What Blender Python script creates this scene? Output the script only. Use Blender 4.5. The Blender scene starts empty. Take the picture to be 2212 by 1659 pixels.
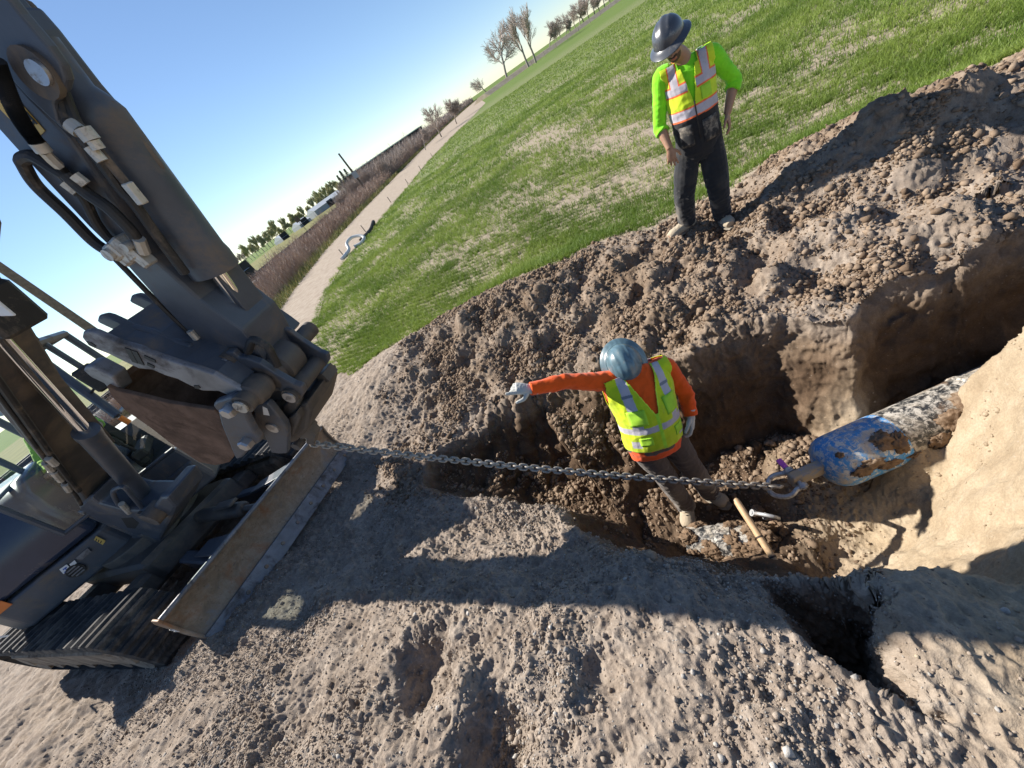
import bpy, math, random
import numpy as np
from mathutils import Vector, Matrix, Quaternion
rng = np.random.default_rng(7); random.seed(7)
sc = bpy.context.scene; COL = sc.collection

# ------------------------------------------------------------- camera, world, sun, exposure
PITCH = 0.59776; ROLL = 0.61732; LENS = 13.264; CAMZ = 2.5
FP = 815.0; CX, CY = 1106.0, 829.5                       # focal length and centre in photo units (2212 wide)
_F = np.array([0, math.cos(PITCH), -math.sin(PITCH)]); _D = np.array([0, -math.sin(PITCH), -math.cos(PITCH)]); _R = np.array([1.0, 0, 0])
_cr, _sr = math.cos(ROLL), math.sin(ROLL)
cam_x = _cr * _R + _sr * _D; cam_y = _sr * _R - _cr * _D; cam_z = -_F
cam = bpy.data.cameras.new('camera'); cam.lens = LENS; cam.sensor_width = 36; cam.clip_start = 0.05; cam.clip_end = 9000
cam_o = bpy.data.objects.new('camera', cam); COL.objects.link(cam_o)
M = Matrix([[cam_x[0], cam_y[0], cam_z[0], 0], [cam_x[1], cam_y[1], cam_z[1], 0], [cam_x[2], cam_y[2], cam_z[2], CAMZ], [0, 0, 0, 1]])
cam_o.matrix_world = M; sc.camera = cam_o

SUN_AZ, SUN_EL = math.radians(-46.8), math.radians(36)
SUN_DIR = np.array([math.sin(SUN_AZ) * math.cos(SUN_EL), math.cos(SUN_AZ) * math.cos(SUN_EL), math.sin(SUN_EL)])
W = bpy.data.worlds.new('World'); sc.world = W; W.use_nodes = True
nt = W.node_tree; bg = nt.nodes['Background']
sky = nt.nodes.new('ShaderNodeTexSky'); sky.sky_type = 'NISHITA'; sky.sun_disc = False
sky.sun_elevation = SUN_EL; sky.sun_rotation = SUN_AZ % (2 * math.pi); sky.altitude = 1400; sky.air_density = 1.0; sky.dust_density = 0.1; sky.ozone_density = 3.0
hs_ = nt.nodes.new('ShaderNodeHueSaturation'); hs_.inputs['Saturation'].default_value = 1.0; hs_.inputs['Value'].default_value = 1.0
nt.links.new(sky.outputs[0], hs_.inputs['Color']); nt.links.new(hs_.outputs[0], bg.inputs[0]); bg.inputs[1].default_value = 0.068
sl = bpy.data.lights.new('sun', 'SUN'); sl.energy = 4.5; sl.angle = math.radians(0.53); sl.color = (1, 0.94, 0.85)
so = bpy.data.objects.new('sun', sl); COL.objects.link(so)
so.rotation_euler = Vector(SUN_DIR).to_track_quat('Z', 'Y').to_euler(); so.location = (-30, 30, 40)
sc.view_settings.view_transform = 'Standard'; sc.view_settings.look = 'None'
sc.view_settings.exposure = 1.08; sc.view_settings.gamma = 1
sc.cycles.max_bounces = 6; sc.cycles.transparent_max_bounces = 8

# ------------------------------------------------------------- helpers
def ray(px, py):
    u, v = px - CX, py - CY
    return _F * FP + cam_x * u - cam_y * v
O3 = np.array([0, 0, CAMZ])
def gz(px, py, z):                       # the point seen there, at height z
    r = ray(px, py); return O3 + r * ((z - CAMZ) / r[2])
def gd(px, py, d):                       # the point seen there, at depth d along the view
    r = ray(px, py); return O3 + r / FP * d
def V(*a): return np.array(a, float)
def unit(v): v = np.asarray(v, float); return v / max(np.linalg.norm(v), 1e-9)

def new_mesh(name, verts, faces, mats=None, smooth=False, midx=None):
    me = bpy.data.meshes.new(name)
    verts = np.asarray(verts, np.float32).reshape(-1, 3)
    if isinstance(faces, np.ndarray):
        n, k = faces.shape
        me.vertices.add(len(verts)); me.vertices.foreach_set('co', verts.ravel())
        me.loops.add(n * k); me.loops.foreach_set('vertex_index', faces.astype(np.int32).ravel())
        me.polygons.add(n); me.polygons.foreach_set('loop_start', np.arange(0, n * k, k, dtype=np.int32))
        me.polygons.foreach_set('loop_total', np.full(n, k, np.int32))
        me.update(calc_edges=True)
    else:
        me.from_pydata([tuple(map(float, v)) for v in verts], [], [tuple(map(int, f)) for f in faces])
    for m in (mats or []): me.materials.append(m)
    if midx is not None: me.polygons.foreach_set('material_index', np.asarray(midx, np.int32))
    if smooth: me.polygons.foreach_set('use_smooth', np.ones(len(me.polygons), bool))
    me.validate(); me.update()
    return me
def tag(o, label=None, cat=None, group=None, kind=None):
    if label: o['label'] = label
    if cat: o['category'] = cat
    if group: o['group'] = group
    if kind: o['kind'] = kind
    return o
def wloc(o):
    p = np.array(o.location); 
    while o.parent: o = o.parent; p = p + np.array(o.location)
    return p
def link(name, me, parent=None, origin=None):
    """link a mesh given in world coordinates; parts are expressed relative to their thing's base"""
    o = bpy.data.objects.new(name, me); COL.objects.link(o)
    base = wloc(parent) if parent is not None else (np.zeros(3) if origin is None else np.asarray(origin, float))
    if np.any(base):
        co = np.empty(len(me.vertices) * 3, np.float32); me.vertices.foreach_get('co', co)
        co = (co.reshape(-1, 3) - base.astype(np.float32)).ravel(); me.vertices.foreach_set('co', co); me.update()
    if parent is not None: o.parent = parent
    elif origin is not None: o.location = origin
    return o
def empty(name, loc, label, cat, group=None):
    o = bpy.data.objects.new(name, None); COL.objects.link(o); o.location = loc; o.empty_display_size = 0.2
    return tag(o, label, cat, group)

class MB:                                # collects shapes into one mesh
    def __init__(s): s.v = []; s.f = []; s.m = []; s.n = 0
    def add(s, v, f, m=0):
        v = np.asarray(v, float).reshape(-1, 3)
        s.f += [tuple(i + s.n for i in q) for q in f]; s.m += [m] * len(f); s.v.append(v); s.n += len(v); return s
    def box(s, c, ax, ay, az, hx, hy, hz, m=0, bev=0.0):
        c = V(*c); ax, ay, az = unit(ax), unit(ay), unit(az)
        if bev <= 0:
            P = [c + ax * hx * i + ay * hy * j + az * hz * k for i in (-1, 1) for j in (-1, 1) for k in (-1, 1)]
            return s.add(P, [(0, 1, 3, 2), (4, 6, 7, 5), (0, 4, 5, 1), (2, 3, 7, 6), (0, 2, 6, 4), (1, 5, 7, 3)], m)
        b = min(bev, hx * .9, hy * .9, hz * .9); P = []; idx = {}
        for i in (-1, 1):
            for j in (-1, 1):
                for k in (-1, 1):
                    for t in range(3):
                        h = [hx - (b if t != 0 else 0), hy - (b if t != 1 else 0), hz - (b if t != 2 else 0)]
                        idx[(i, j, k, t)] = len(P); P.append(c + ax * h[0] * i + ay * h[1] * j + az * h[2] * k)
        F = []
        for t in range(3):
            for sg in (-1, 1):
                o = [q for q in range(3) if q != t]; q = []
                for a, bb in ((-1, -1), (1, -1), (1, 1), (-1, 1)):
                    key = [0, 0, 0]; key[t] = sg; key[o[0]] = a; key[o[1]] = bb; q.append(idx[(*key, t)])
                F.append(tuple(q))
        for t in range(3):
            o = [q for q in range(3) if q != t]
            for a in (-1, 1):
                for bb in (-1, 1):
                    q = []
                    for sg, tt in ((-1, o[0]), (-1, o[1]), (1, o[1]), (1, o[0])):
                        key = [0, 0, 0]; key[t] = sg; key[o[0]] = a; key[o[1]] = bb; q.append(idx[(*key, tt)])
                    F.append(tuple(q))
        for i in (-1, 1):
            for j in (-1, 1):
                for k in (-1, 1): F.append(tuple(idx[(i, j, k, t)] for t in range(3)))
        return s.add(P, F, m)
    def tube(s, pts, rad, seg=10, m=0, cap=True, closed=False):
        pts = [np.asarray(p, float) for p in pts]; n = len(pts)
        rad = [rad] * n if np.isscalar(rad) else list(rad)
        T = []
        for i in range(n):
            a = pts[(i - 1) % n] if (closed or i > 0) else pts[i]; b = pts[(i + 1) % n] if (closed or i < n - 1) else pts[i]
            T.append(unit(b - a + 1e-12))
        up = V(0, 0, 1) if abs(T[0][2]) < .9 else V(1, 0, 0)
        N = unit(np.cross(T[0], up)); P = []
        for i in range(n):
            N = unit(N - T[i] * (N @ T[i])); B = np.cross(T[i], N)
            for k in range(seg):
                a = 2 * math.pi * k / seg; P.append(pts[i] + (N * math.cos(a) + B * math.sin(a)) * rad[i])
        F = []
        for i in range(n if closed else n - 1):
            for k in range(seg):
                a = i * seg + k; b = i * seg + (k + 1) % seg; j = ((i + 1) % n) * seg
                F.append((a, b, j + (k + 1) % seg, j + k))
        if cap and not closed:
            F.append(tuple(range(seg))[::-1]); F.append(tuple((n - 1) * seg + k for k in range(seg)))
        return s.add(P, F, m)
    def prism(s, poly, d, m=0):           # polygon of 3D points swept by the vector d, caps fanned by Blender
        poly = [np.asarray(p, float) for p in poly]; n = len(poly); d = np.asarray(d, float)
        P = poly + [p + d for p in poly]
        F = [tuple(range(n))[::-1], tuple(range(n, 2 * n))] + [(i, (i + 1) % n, n + (i + 1) % n, n + i) for i in range(n)]
        return s.add(P, F, m)
    def lathe(s, c, axis, prof, seg=20, m=0):   # prof: (distance along axis, radius)
        return s.tube([np.asarray(c, float) + unit(axis) * a for a, _ in prof], [max(r, 1e-4) for _, r in prof], seg, m)
    def build_each(s, name, mats, parent=None, **kw):
        out = []; k0 = 0; n0 = 0
        for v in s.v:
            q = MB(); fs = [f for f in s.f if n0 <= f[0] < n0 + len(v)]; ms = [m for f, m in zip(s.f, s.m) if n0 <= f[0] < n0 + len(v)]
            q.v = [v]; q.f = [tuple(i - n0 for i in f) for f in fs]; q.m = ms; q.n = len(v); n0 += len(v); out.append(q.build(name, mats, parent, **kw))
        return out
    def build(s, name, mats, parent=None, origin=None, smooth=False, bevel=0.0, seg=2, ang=35):
        mats = mats if isinstance(mats, (list, tuple)) else [mats]
        me = new_mesh(name, np.concatenate(s.v), s.f, mats, midx=s.m)
        o = link(name, me, parent, origin)
        if bevel > 0:
            b = o.modifiers.new('bevel', 'BEVEL'); b.width = bevel; b.segments = seg; b.limit_method = 'ANGLE'; b.angle_limit = math.radians(30)
        if smooth:
            me.polygons.foreach_set('use_smooth', np.ones(len(me.polygons), bool))
            try: me.set_sharp_from_angle(angle=math.radians(ang))
            except Exception: pass
        return o

def smooth_path(pts, n=6):               # Catmull-Rom through the points
    p = [np.asarray(q, float) for q in pts]; p = [2 * p[0] - p[1]] + p + [2 * p[-1] - p[-2]]; out = []
    for i in range(1, len(p) - 2):
        for t in np.linspace(0, 1, n, endpoint=False):
            a, b, c, d = p[i - 1:i + 3]
            out.append(.5 * ((2 * b) + (c - a) * t + (2 * a - 5 * b + 4 * c - d) * t * t + (3 * b - a - 3 * c + d) * t ** 3))
    out.append(p[-2]); return out

# ------------------------------------------------------------- numpy noise
_perm = rng.permutation(4096).astype(np.int64)
def _hash(i, j, k): return _perm[(_perm[(_perm[i & 4095] + j) & 4095] + k) & 4095]
_gr = rng.normal(size=(4096, 3)); _gr /= np.linalg.norm(_gr, axis=1)[:, None]; _gr = _gr.astype(np.float32)
def noise3(P):
    P = np.asarray(P, np.float32); I = np.floor(P).astype(np.int64); f = P - I; u = f * f * f * (f * (f * 6 - 15) + 10)
    out = 0
    for dx in (0, 1):
        for dy in (0, 1):
            for dz in (0, 1):
                h = _hash(I[:, 0] + dx, I[:, 1] + dy, I[:, 2] + dz); g = _gr[h]
                d = (g[:, 0] * (f[:, 0] - dx) + g[:, 1] * (f[:, 1] - dy) + g[:, 2] * (f[:, 2] - dz))
                w = (u[:, 0] if dx else 1 - u[:, 0]) * (u[:, 1] if dy else 1 - u[:, 1]) * (u[:, 2] if dz else 1 - u[:, 2])
                out = out + w * d
    return out * 1.6
_jit = rng.random((4096, 3)).astype(np.float32)
def worley(P):                           # distance to the nearest feature point, and that cell's id
    P = np.asarray(P, np.float32); I = np.floor(P).astype(np.int64); f = P - I
    best = np.full(len(P), 9, np.float32); cid = np.zeros(len(P), np.int64)
    for dx in (-1, 0, 1):
        for dy in (-1, 0, 1):
            for dz in (-1, 0, 1):
                h = _hash(I[:, 0] + dx, I[:, 1] + dy, I[:, 2] + dz); q = _jit[h] + np.array([dx, dy, dz], np.float32) - f
                d = (q * q).sum(1); m = d < best; best[m] = d[m]; cid[m] = h[m]
    return np.sqrt(best), cid
def fbm(P, oct=3, lac=2.1, gain=.5):
    a, s, o = 1.0, 1.0, 0
    for _ in range(oct): o = o + a * noise3(np.asarray(P) * s + 17.3 * _); a *= gain; s *= lac
    return o
def sstep(a, b, x): t = np.clip((x - a) / (b - a), 0, 1); return t * t * (3 - 2 * t)
def poly_sd(P, poly):                    # signed distance, positive inside
    P = np.asarray(P); poly = np.asarray(poly); n = len(poly); d = np.full(len(P), 1e9); ins = np.zeros(len(P), bool)
    for i in range(n):
        a, b = poly[i], poly[(i + 1) % n]; e = b - a; w = P - a
        t = np.clip((w @ e) / (e @ e), 0, 1); q = w - t[:, None] * e; d = np.minimum(d, (q * q).sum(1))
        c = (a[1] > P[:, 1]) != (b[1] > P[:, 1])
        with np.errstate(divide='ignore', invalid='ignore'):
            x = a[0] + (P[:, 1] - a[1]) / (b[1] - a[1] + 1e-12) * (b[0] - a[0])
        ins ^= c & (P[:, 0] < x)
    d = np.sqrt(d); return np.where(ins, d, -d)

# ------------------------------------------------------------- materials
def nodes(name):
    m = bpy.data.materials.new(name); m.use_nodes = True; t = m.node_tree
    return m, t, t.nodes['Principled BSDF']
def N(t, kind, **kw):
    n = t.nodes.new(kind)
    for k, v in kw.items():
        if k in n.inputs.keys() if hasattr(n.inputs, 'keys') else False: n.inputs[k].default_value = v
        else: setattr(n, k, v)
    return n
def noise_node(t, scale, detail=4, rough=.6, co=None, dist=0):
    n = t.nodes.new('ShaderNodeTexNoise'); n.inputs['Scale'].default_value = scale; n.inputs['Detail'].default_value = detail
    n.inputs['Roughness'].default_value = rough; n.inputs['Distortion'].default_value = dist
    if co is not None: t.links.new(co, n.inputs['Vector'])
    return n.outputs['Fac']
def ramp(t, fac, stops):
    r = t.nodes.new('ShaderNodeValToRGB'); e = r.color_ramp.elements
    while len(e) < len(stops): e.new(.5)
    for q, (p, c) in zip(e, stops): q.position = p; q.color = (*c, 1) if len(c) == 3 else c
    t.links.new(fac, r.inputs[0]); return r.outputs[0]
def mixc(t, fac, a, b, mode='MIX'):
    n = t.nodes.new('ShaderNodeMix'); n.data_type = 'RGBA'; n.blend_type = mode
    for s, x in ((0, fac), (6, a), (7, b)):
        if isinstance(x, (int, float)): n.inputs[s].default_value = x
        elif isinstance(x, (tuple, list)): n.inputs[s].default_value = (*x, 1) if len(x) == 3 else x
        else: t.links.new(x, n.inputs[s])
    return n.outputs[2]
def math_(t, op, a, b=None, clamp=False):
    n = t.nodes.new('ShaderNodeMath'); n.operation = op; n.use_clamp = clamp
    for s, x in ((0, a), (1, b)):
        if x is None: continue
        if isinstance(x, (int, float)): n.inputs[s].default_value = x
        else: t.links.new(x, n.inputs[s])
    return n.outputs[0]
def maprange(t, x, a, b, c=0, d=1):
    n = t.nodes.new('ShaderNodeMapRange'); t.links.new(x, n.inputs[0])
    for i, v in enumerate((a, b, c, d)): n.inputs[i + 1].default_value = v
    return n.outputs[0]
def bump(t, bs, h, strength=.4, dist=.01):
    n = t.nodes.new('ShaderNodeBump'); n.inputs['Strength'].default_value = strength; n.inputs['Distance'].default_value = dist
    t.links.new(h, n.inputs['Height']); t.links.new(n.outputs[0], bs.inputs['Normal']); return n
def objco(t): return t.nodes.new('ShaderNodeTexCoord').outputs['Object']
def attr(t, name, out='Color'):
    n = t.nodes.new('ShaderNodeAttribute'); n.attribute_name = name; return n.outputs[out]
def simple(name, col, rough=.6, metal=0.0, var=.15, scale=8, bmp=.15, bscale=60, dirt=None, dirt_amt=.5, dirt_scale=5, spec=.5):
    m, t, b = nodes(name); co = objco(t)
    lo = tuple(c * (1 - var) for c in col); hi = tuple(min(1, c * (1 + var)) for c in col)
    c = ramp(t, noise_node(t, scale, 5, .6, co), [(.3, lo), (.7, hi)])
    r = rough
    if dirt:
        f = maprange(t, noise_node(t, dirt_scale, 8, .72, co, .4), .62 - dirt_amt * .28, .80 - dirt_amt * .28)
        c = mixc(t, f, c, dirt); rr = maprange(t, f, 0, 1, rough, .9); t.links.new(rr, b.inputs['Roughness'])
    else: b.inputs['Roughness'].default_value = r
    t.links.new(c, b.inputs['Base Color']); b.inputs['Metallic'].default_value = metal
    b.inputs['Specular IOR Level'].default_value = spec
    if bmp: bump(t, b, noise_node(t, bscale, 4, .6, co), bmp, .004)
    return m
# ------------------------------------------------------------- the ground: one sheet, dug and heaped
CP = []                                   # control points of the surface before the digging
def cp(px, py, z): CP.append(gz(px, py, z))
for q in [(1106,1659,.80),(1500,1600,.80),(2000,1640,.75),(600,1640,.65),(300,1600,.48),(50,1650,.38),(1100,1450,.76),(1500,1450,.78),(700,1450,.60),
          (450,1470,.50),(300,1540,.36),(150,1600,.30),(0,1570,.22),(900,1330,.66),(1200,1330,.72),(1450,1300,.72),(1600,1370,.72),(700,1330,.48),(560,1300,.40),(470,1392,.42),(340,1460,.36),(560,1250,.25),
          (1106,1250,.58),(1300,1250,.64),(1486,1216,.64),(900,1235,.42),(760,1200,.22),(640,1160,.1),(700,1060,.03),(800,1000,.0),(900,1060,.06),(1050,1090,.12),
          (1200,1110,.12),(1150,1180,.34),(1000,1160,.24),(1750,1410,.72),(1950,1310,.66),(2100,1400,.70),(2212,1310,.62),(2150,1600,.76),(1640,1260,.52),(2212,1500,.72),
          (820,800,.38),(750,870,.16),(900,735,.48),(1000,680,.52),(1110,632,.62),(1200,600,.46),(1290,548,.42),(1400,530,.36),(1515,508,.34),(1590,485,.36),
          (1700,370,.60),(1760,335,.66),(2000,260,.70),(2212,190,.66),(1720,450,.36),(2000,395,.34),(2200,330,.36),(1900,500,.42),(2212,400,.46),(1500,740,.22),(1700,650,.30),
          (1900,610,.32),(2050,560,.34),(2212,500,.38),(1300,760,.16),(1100,820,.16),(960,880,.08),(1300,650,.36),(1450,620,.36),(1100,730,.36),(950,780,.28),(1600,560,.36)]: cp(*q)
for q in [(0,0,.80),(.5,-1,.8),(-1.5,-.2,.76),(2,-1,.6),(3.5,-1.2,.5),(5,-2.5,.4),(-4,-.5,.3),(-3,1.2,.6),(-8,0,.05),(0,-4,.3),(-6,-4,0),(6,-6,0),(9,-1,.15),(12,-6,0),(-12,-2,0),
          (0,6.6,.02),(2,6,.04),(4,4.7,.06),(5.6,3.6,.08),(8,2.2,.08),(11,.4,.05),(-2,7.6,.0),(-3.4,6.4,0),(-3.6,9,0),(-1,9,0),(3,9,0),(7,7,0),(12,5,0),(0,13,0),(6,13,0),(12,11,0),(-6,13,0),(-10,11,0),
          (-5,5,.08),(-6,4,.12),(-6,6.5,.0),(-8.5,6,.0),(-7,3.2,.2),(-4,4.2,.1),(-5,3.4,.20),(-3.5,5.6,-.02),(-5,6.2,-.04),(-10,3,0),(-13,7,0),(1.0,.2,.52),(2.3,.75,.55),(3.2,.3,.55),(1.6,.3,.55),(4.6,-.5,.5),(4.4,.9,.42),(6.2,.0,.4),(5.8,1.5,.6),(8,.4,.55)]: CP.append(V(*q))
CP = np.array(CP)
_e = np.linalg.norm(CP[:, None, :2] - CP[None, :, :2], axis=2)
_K = np.sqrt(_e ** 2 + .15 ** 2); n_ = len(CP)
_A = np.zeros((n_ + 3, n_ + 3)); _A[:n_, :n_] = _K - .06 * np.eye(n_); _A[:n_, n_] = 1; _A[:n_, n_ + 1:] = CP[:, :2]; _A[n_:, :n_] = _A[:n_, n_:].T
_w = np.linalg.solve(_A, np.concatenate([CP[:, 2], np.zeros(3)]))
def upper(X):
    out = np.empty(len(X))
    for i in range(0, len(X), 40000):
        x = X[i:i + 40000]; d = np.sqrt(((x[:, None, :] - CP[None, :, :2]) ** 2).sum(2) + .15 ** 2)
        out[i:i + 40000] = d @ _w[:n_] + _w[n_] + x @ _w[n_ + 1:]
    return out
RIM = [tuple(gz(1315,1212,.42)[:2]),(-.34,1.85),(-.72,2.45),(-1.05,3.1),(-.45,3.05),(.05,2.85),(.6,2.55),(1.3,2.22),(1.75,1.98),(2.0,1.74),(2.25,1.72),(3.0,1.30),(3.6,.98),(4.6,.45),(6.5,-.5),
       (6.2,-1.1),(4.4,-.25),(3.2,.38),(2.6,.70),(2.30,.86),(1.95,.50),(1.5,.26),(1.0,.16)] + [tuple(gz(*q)[:2]) for q in [(1800,1275,.5),(1650,1258,.5),(1560,1245,.55),(1490,1222,.6),(1400,1226,.56)]]
GUL = [tuple(gz(*q)[:2]) for q in [(1640,1268,.5),(1690,1330,.6),(1735,1388,.68),(1800,1440,.7),(1890,1500,.72),(1960,1540,.72),(2045,1582,.72),(2058,1562,.72),(2005,1530,.72),(1968,1450,.7),(1948,1370,.68),(1938,1300,.62),(1850,1278,.5),(1750,1270,.46)]]
P0 = V(-4.2, 4.15, 0); FA = unit(V(5.3, -2.95, 0)); NA = V(FA[1], -FA[0], 0)     # line of the pull: forward, and to its right
def base_height(X):
    """height before fine roughness, plus masks"""
    r = np.hypot(X[:, 0], X[:, 1])
    far = sstep(13.5, 9.5, r)
    U = upper(X) * far
    P3 = np.c_[X, np.zeros(len(X))]
    warp = noise3(P3 * 3.1) * .055 + noise3(P3 * 8.0 + 5) * .025
    sd = poly_sd(X, RIM) + warp
    s = (X - P0[:2]) @ FA[:2]; w = (X - P0[:2]) @ NA[:2]
    farside = sstep(.1, -.3, w)                        # 1 on the far wall
    sd = sd - .20 * np.exp(-((s - 6.75) / .16) ** 2) * farside                 # buttress left standing in the far wall
    sd = sd + .10 * np.exp(-((s - 6.25) / .22) ** 2) * farside
    lefts = sstep(5.5, 4.5, s); sd = sd + .30 * farside * lefts
    width = (.34 + .85 * lefts) * farside + (1 - farside) * (.42 + .1 * sstep(4.9, 5.2, s) + .36 * sstep(5.7, 6.3, s))
    width = np.where(X[:, 0] < .1, .55, width)
    t = np.clip(sd / width, 0, 1)
    t = t ** (.75 * farside + 1.0 * (1 - farside)); t = t * (1 - .25 * (1 - t) * farside * (1 - lefts))
    tz_ = sstep(5.75, 6.2, s) * (1 - farside); t = t * (1 - tz_) + (1 - (1 - t) ** 2.7) * tz_
    L = -.76 + .05 * noise3(P3 * 1.7 + 3) + .25 * sstep(-.1, -1.0, X[:, 0]) + .55 * sstep(3.4, 5.2, X[:, 0]) + .22 * np.exp(-(((X[:, 0] - .82) / .35) ** 2 + ((X[:, 1] - .95) / .18) ** 2)) + .10 * np.exp(-(((X[:, 0] - 1.25) / .3) ** 2 + ((X[:, 1] - 1.0) / .2) ** 2))
    L = L + .13 * np.exp(-(((X[:, 0] - 1.55) / .5) ** 2 + ((X[:, 1] - 1.45) / .16) ** 2))    # ledge of fallen earth behind the pipe
    h = U * (1 - t) + L * t
    pit = sstep(-.02, .12, sd) * (r < 12)
    g = poly_sd(X, GUL) + noise3(P3 * 9) * .010
    gt = sstep(-.012, .075, g)
    h = h * (1 - gt) + np.minimum(h, .16 + .26 * sstep(.22, .50, X[:, 1])) * gt
    for (px, py, z, rad, dep) in [(905,1470,.68,.17,.17),(965,1445,.7,.1,.08),(1070,1630,.76,.15,.20),(780,1500,.62,.12,.06),(640,1560,.6,.2,.08),(1290,1480,.76,.1,.05)]:
        c = gz(px, py, z)[:2]; q = ((X - c) ** 2).sum(1); h = h - dep * np.exp(-(q / rad ** 2) ** 1.5)
    for (px, py, z, rad, up) in [(1080,640,.55,.20,.12),(1150,655,.5,.16,.10),(900,800,.35,.22,.10),(1480,560,.4,.2,.08),(1750,420,.4,.3,.08),(1960,330,.5,.35,.08),(1850,520,.38,.18,.10),(2050,480,.42,.2,.09),(1700,600,.35,.15,.08),
                                 (860,1010,.0,.2,.10),(1010,1480,.72,.09,.07),(1240,1500,.76,.07,.05),(870,1030,.02,.1,.06),(500,1330,.3,.12,.1),(700,1290,.4,.12,.07),(420,1430,.4,.2,.07),(1960,1290,.62,.1,.06),(880,745,.42,.14,.08),(1010,700,.45,.16,.1),(1330,560,.42,.14,.07)]:
        c = gz(px, py, z)[:2]; q = ((X - c) ** 2).sum(1); h = h + up * np.exp(-(q / rad ** 2) ** 1.3)
    # tooth marks of the bucket down the far side
    gq = np.c_[s * 2.6 + 1.1 * w, w * .9, 0 * s]; groove = np.abs(noise3(gq)) + .35 * np.abs(noise3(gq * 2.7 + 4))
    fw = sstep(-.25, -.6, w) * sstep(-2.6, -1.6, w) * sstep(2.0, 3.4, s) * sstep(7.5, 5.2, s) * sstep(-.25, .25, noise3(np.c_[s * .9, w * .9, 0 * s] + 11))
    h = h - fw * .26 * (.42 - np.clip(groove, 0, .42))
    hp = sstep(-.9, -1.4, w) * sstep(-3.2, -2.4, w) * sstep(2.2, 3.2, s)
    hp2 = sstep(-.75, -1.15, w) * sstep(-3.4, -2.6, w) * sstep(1.8, 2.8, s)
    ck, ci = worley(P3 * 3.4 + noise3(P3 * 6)[:, None] * .25); blk = (_perm[ci] % 61) / 61.0
    h = h + hp * (.10 * np.abs(noise3(P3 * 1.5 + 2)) + .07 * noise3(P3 * 3.3 + 7)) * far + hp2 * far * (.13 * (blk - .5) * sstep(.62, .30, ck) - .12 * np.abs(noise3(P3 * 2.2 + 13)) + .20 * (.28 - np.abs(noise3(P3 * 1.05 + 23))) + .0)
    return h, pit, s, w, sd, gt, far, r

OX, OY = 0.0, -.6
azs = np.concatenate([np.radians(np.arange(-86, 74, .125)), np.radians(np.linspace(74, 274, 60)[1:-1])])
nA = len(azs)
GX = np.arange(-14.5, 14.5, .025); GY = np.arange(-8, 14.5, .025)
gx, gy = np.meshgrid(GX, GY, indexing='xy')
Hg, *_ = base_height(np.c_[gx.ravel(), gy.ravel()]); Hg = Hg.reshape(len(GY), len(GX))
def bil(G, x, y):
    fx = np.clip((x - GX[0]) / .025, 0, len(GX) - 1.001); fy = np.clip((y - GY[0]) / .025, 0, len(GY) - 1.001)
    i = fx.astype(int); j = fy.astype(int); a = fx - i; b = fy - j
    return (G[j, i] * (1 - a) + G[j, i + 1] * a) * (1 - b) + (G[j + 1, i] * (1 - a) + G[j + 1, i + 1] * a) * b
NR = 900
rf = np.exp(np.linspace(math.log(.04), math.log(13.5), 2600))
RR = np.empty((NR, nA))
for i, a in enumerate(azs):
    x = OX + rf * math.sin(a); y = OY + rf * math.cos(a); h = bil(Hg, x, y)
    dl = np.sqrt(np.diff(rf) ** 2 + np.diff(h) ** 2) / np.sqrt((x ** 2 + y ** 2 + (h - CAMZ) ** 2))[1:] ** 1.0
    c = np.concatenate([[0], np.cumsum(dl)]); RR[:, i] = np.interp(np.linspace(0, c[-1], NR), c, rf)
far_r = np.exp(np.linspace(math.log(13.5), math.log(5000), 60))[1:]
RR = np.concatenate([RR, np.repeat(far_r[:, None], nA, 1)]); NR2 = len(RR)
X2 = np.c_[(OX + RR * np.sin(azs)).ravel(), (OY + RR * np.cos(azs)).ravel()]
near = (RR.ravel() <= 13.5)
h = np.zeros(len(X2)); msk = {k: np.zeros(len(X2)) for k in ('pit', 's', 'w', 'sd', 'gt', 'far')}
hh, pit, s_, w_, sd_, gt_, far_, r_ = base_height(X2[near])
h[near] = hh
for k, v in zip(('pit', 's', 'w', 'sd', 'gt', 'far'), (pit, s_, w_, sd_, gt_, far_)): msk[k][near] = v
Pn = np.c_[X2, h].reshape(NR2, nA, 3)
du = np.gradient(Pn, axis=0); dv = np.gradient(Pn, axis=1)
nrm = np.cross(dv, du).reshape(-1, 3); nrm /= (np.linalg.norm(nrm, axis=1)[:, None] + 1e-12)
nrm[nrm[:, 2] < 0] *= -1
Pf = np.c_[X2, h]
dcam = np.hypot(X2[:, 0], X2[:, 1])
# zones of the soil
fieldw = sstep(.35, .0, poly_sd(X2, [tuple(gz(*q)[:2]) for q in [(640,760,0),(700,790,0.05),(800,770,.1),(905,712,.15),(1000,660,.2),(1110,615,.25),(1220,585,.2),(1300,525,.2),(1420,500,.25),(1480,470,.2),(1580,440,.2),(1690,340,.3),(1800,280,.35),(2000,215,.4),(2212,130,.4)]] + [(14, 1), (14, -9), (-15, -9), (-15, 9.0)]) + .05 + .16 * noise3(np.c_[X2, 0 * h] * 1.7) + .10 * noise3(np.c_[X2, 0 * h] * 5)) 
fieldw = np.clip(fieldw, 0, 1)
fieldw = np.where(dcam > 14, 1.0, fieldw) * sstep(-.05, .12, X2[:, 1] - 1 + .0 * dcam)
FIELD = fieldw
wv = msk['w']; sv = msk['s']
tanw = sstep(5.9, 6.5, sv) * sstep(-.75, -.35, wv) * near * (1 - msk['gt'])
berm = sstep(-.1, -.5, wv) * (1 - FIELD) * near * sstep(1.9, 2.9, sv + .4 * noise3(np.c_[X2, h] * 1.3))
moist = np.clip(msk['pit'] * (1 - tanw) * .95 + berm * (.26 + .25 * noise3(Pf * .9 + 44)) * (1 - msk['pit']) + .6 * msk['gt'], 0, 1)
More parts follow.
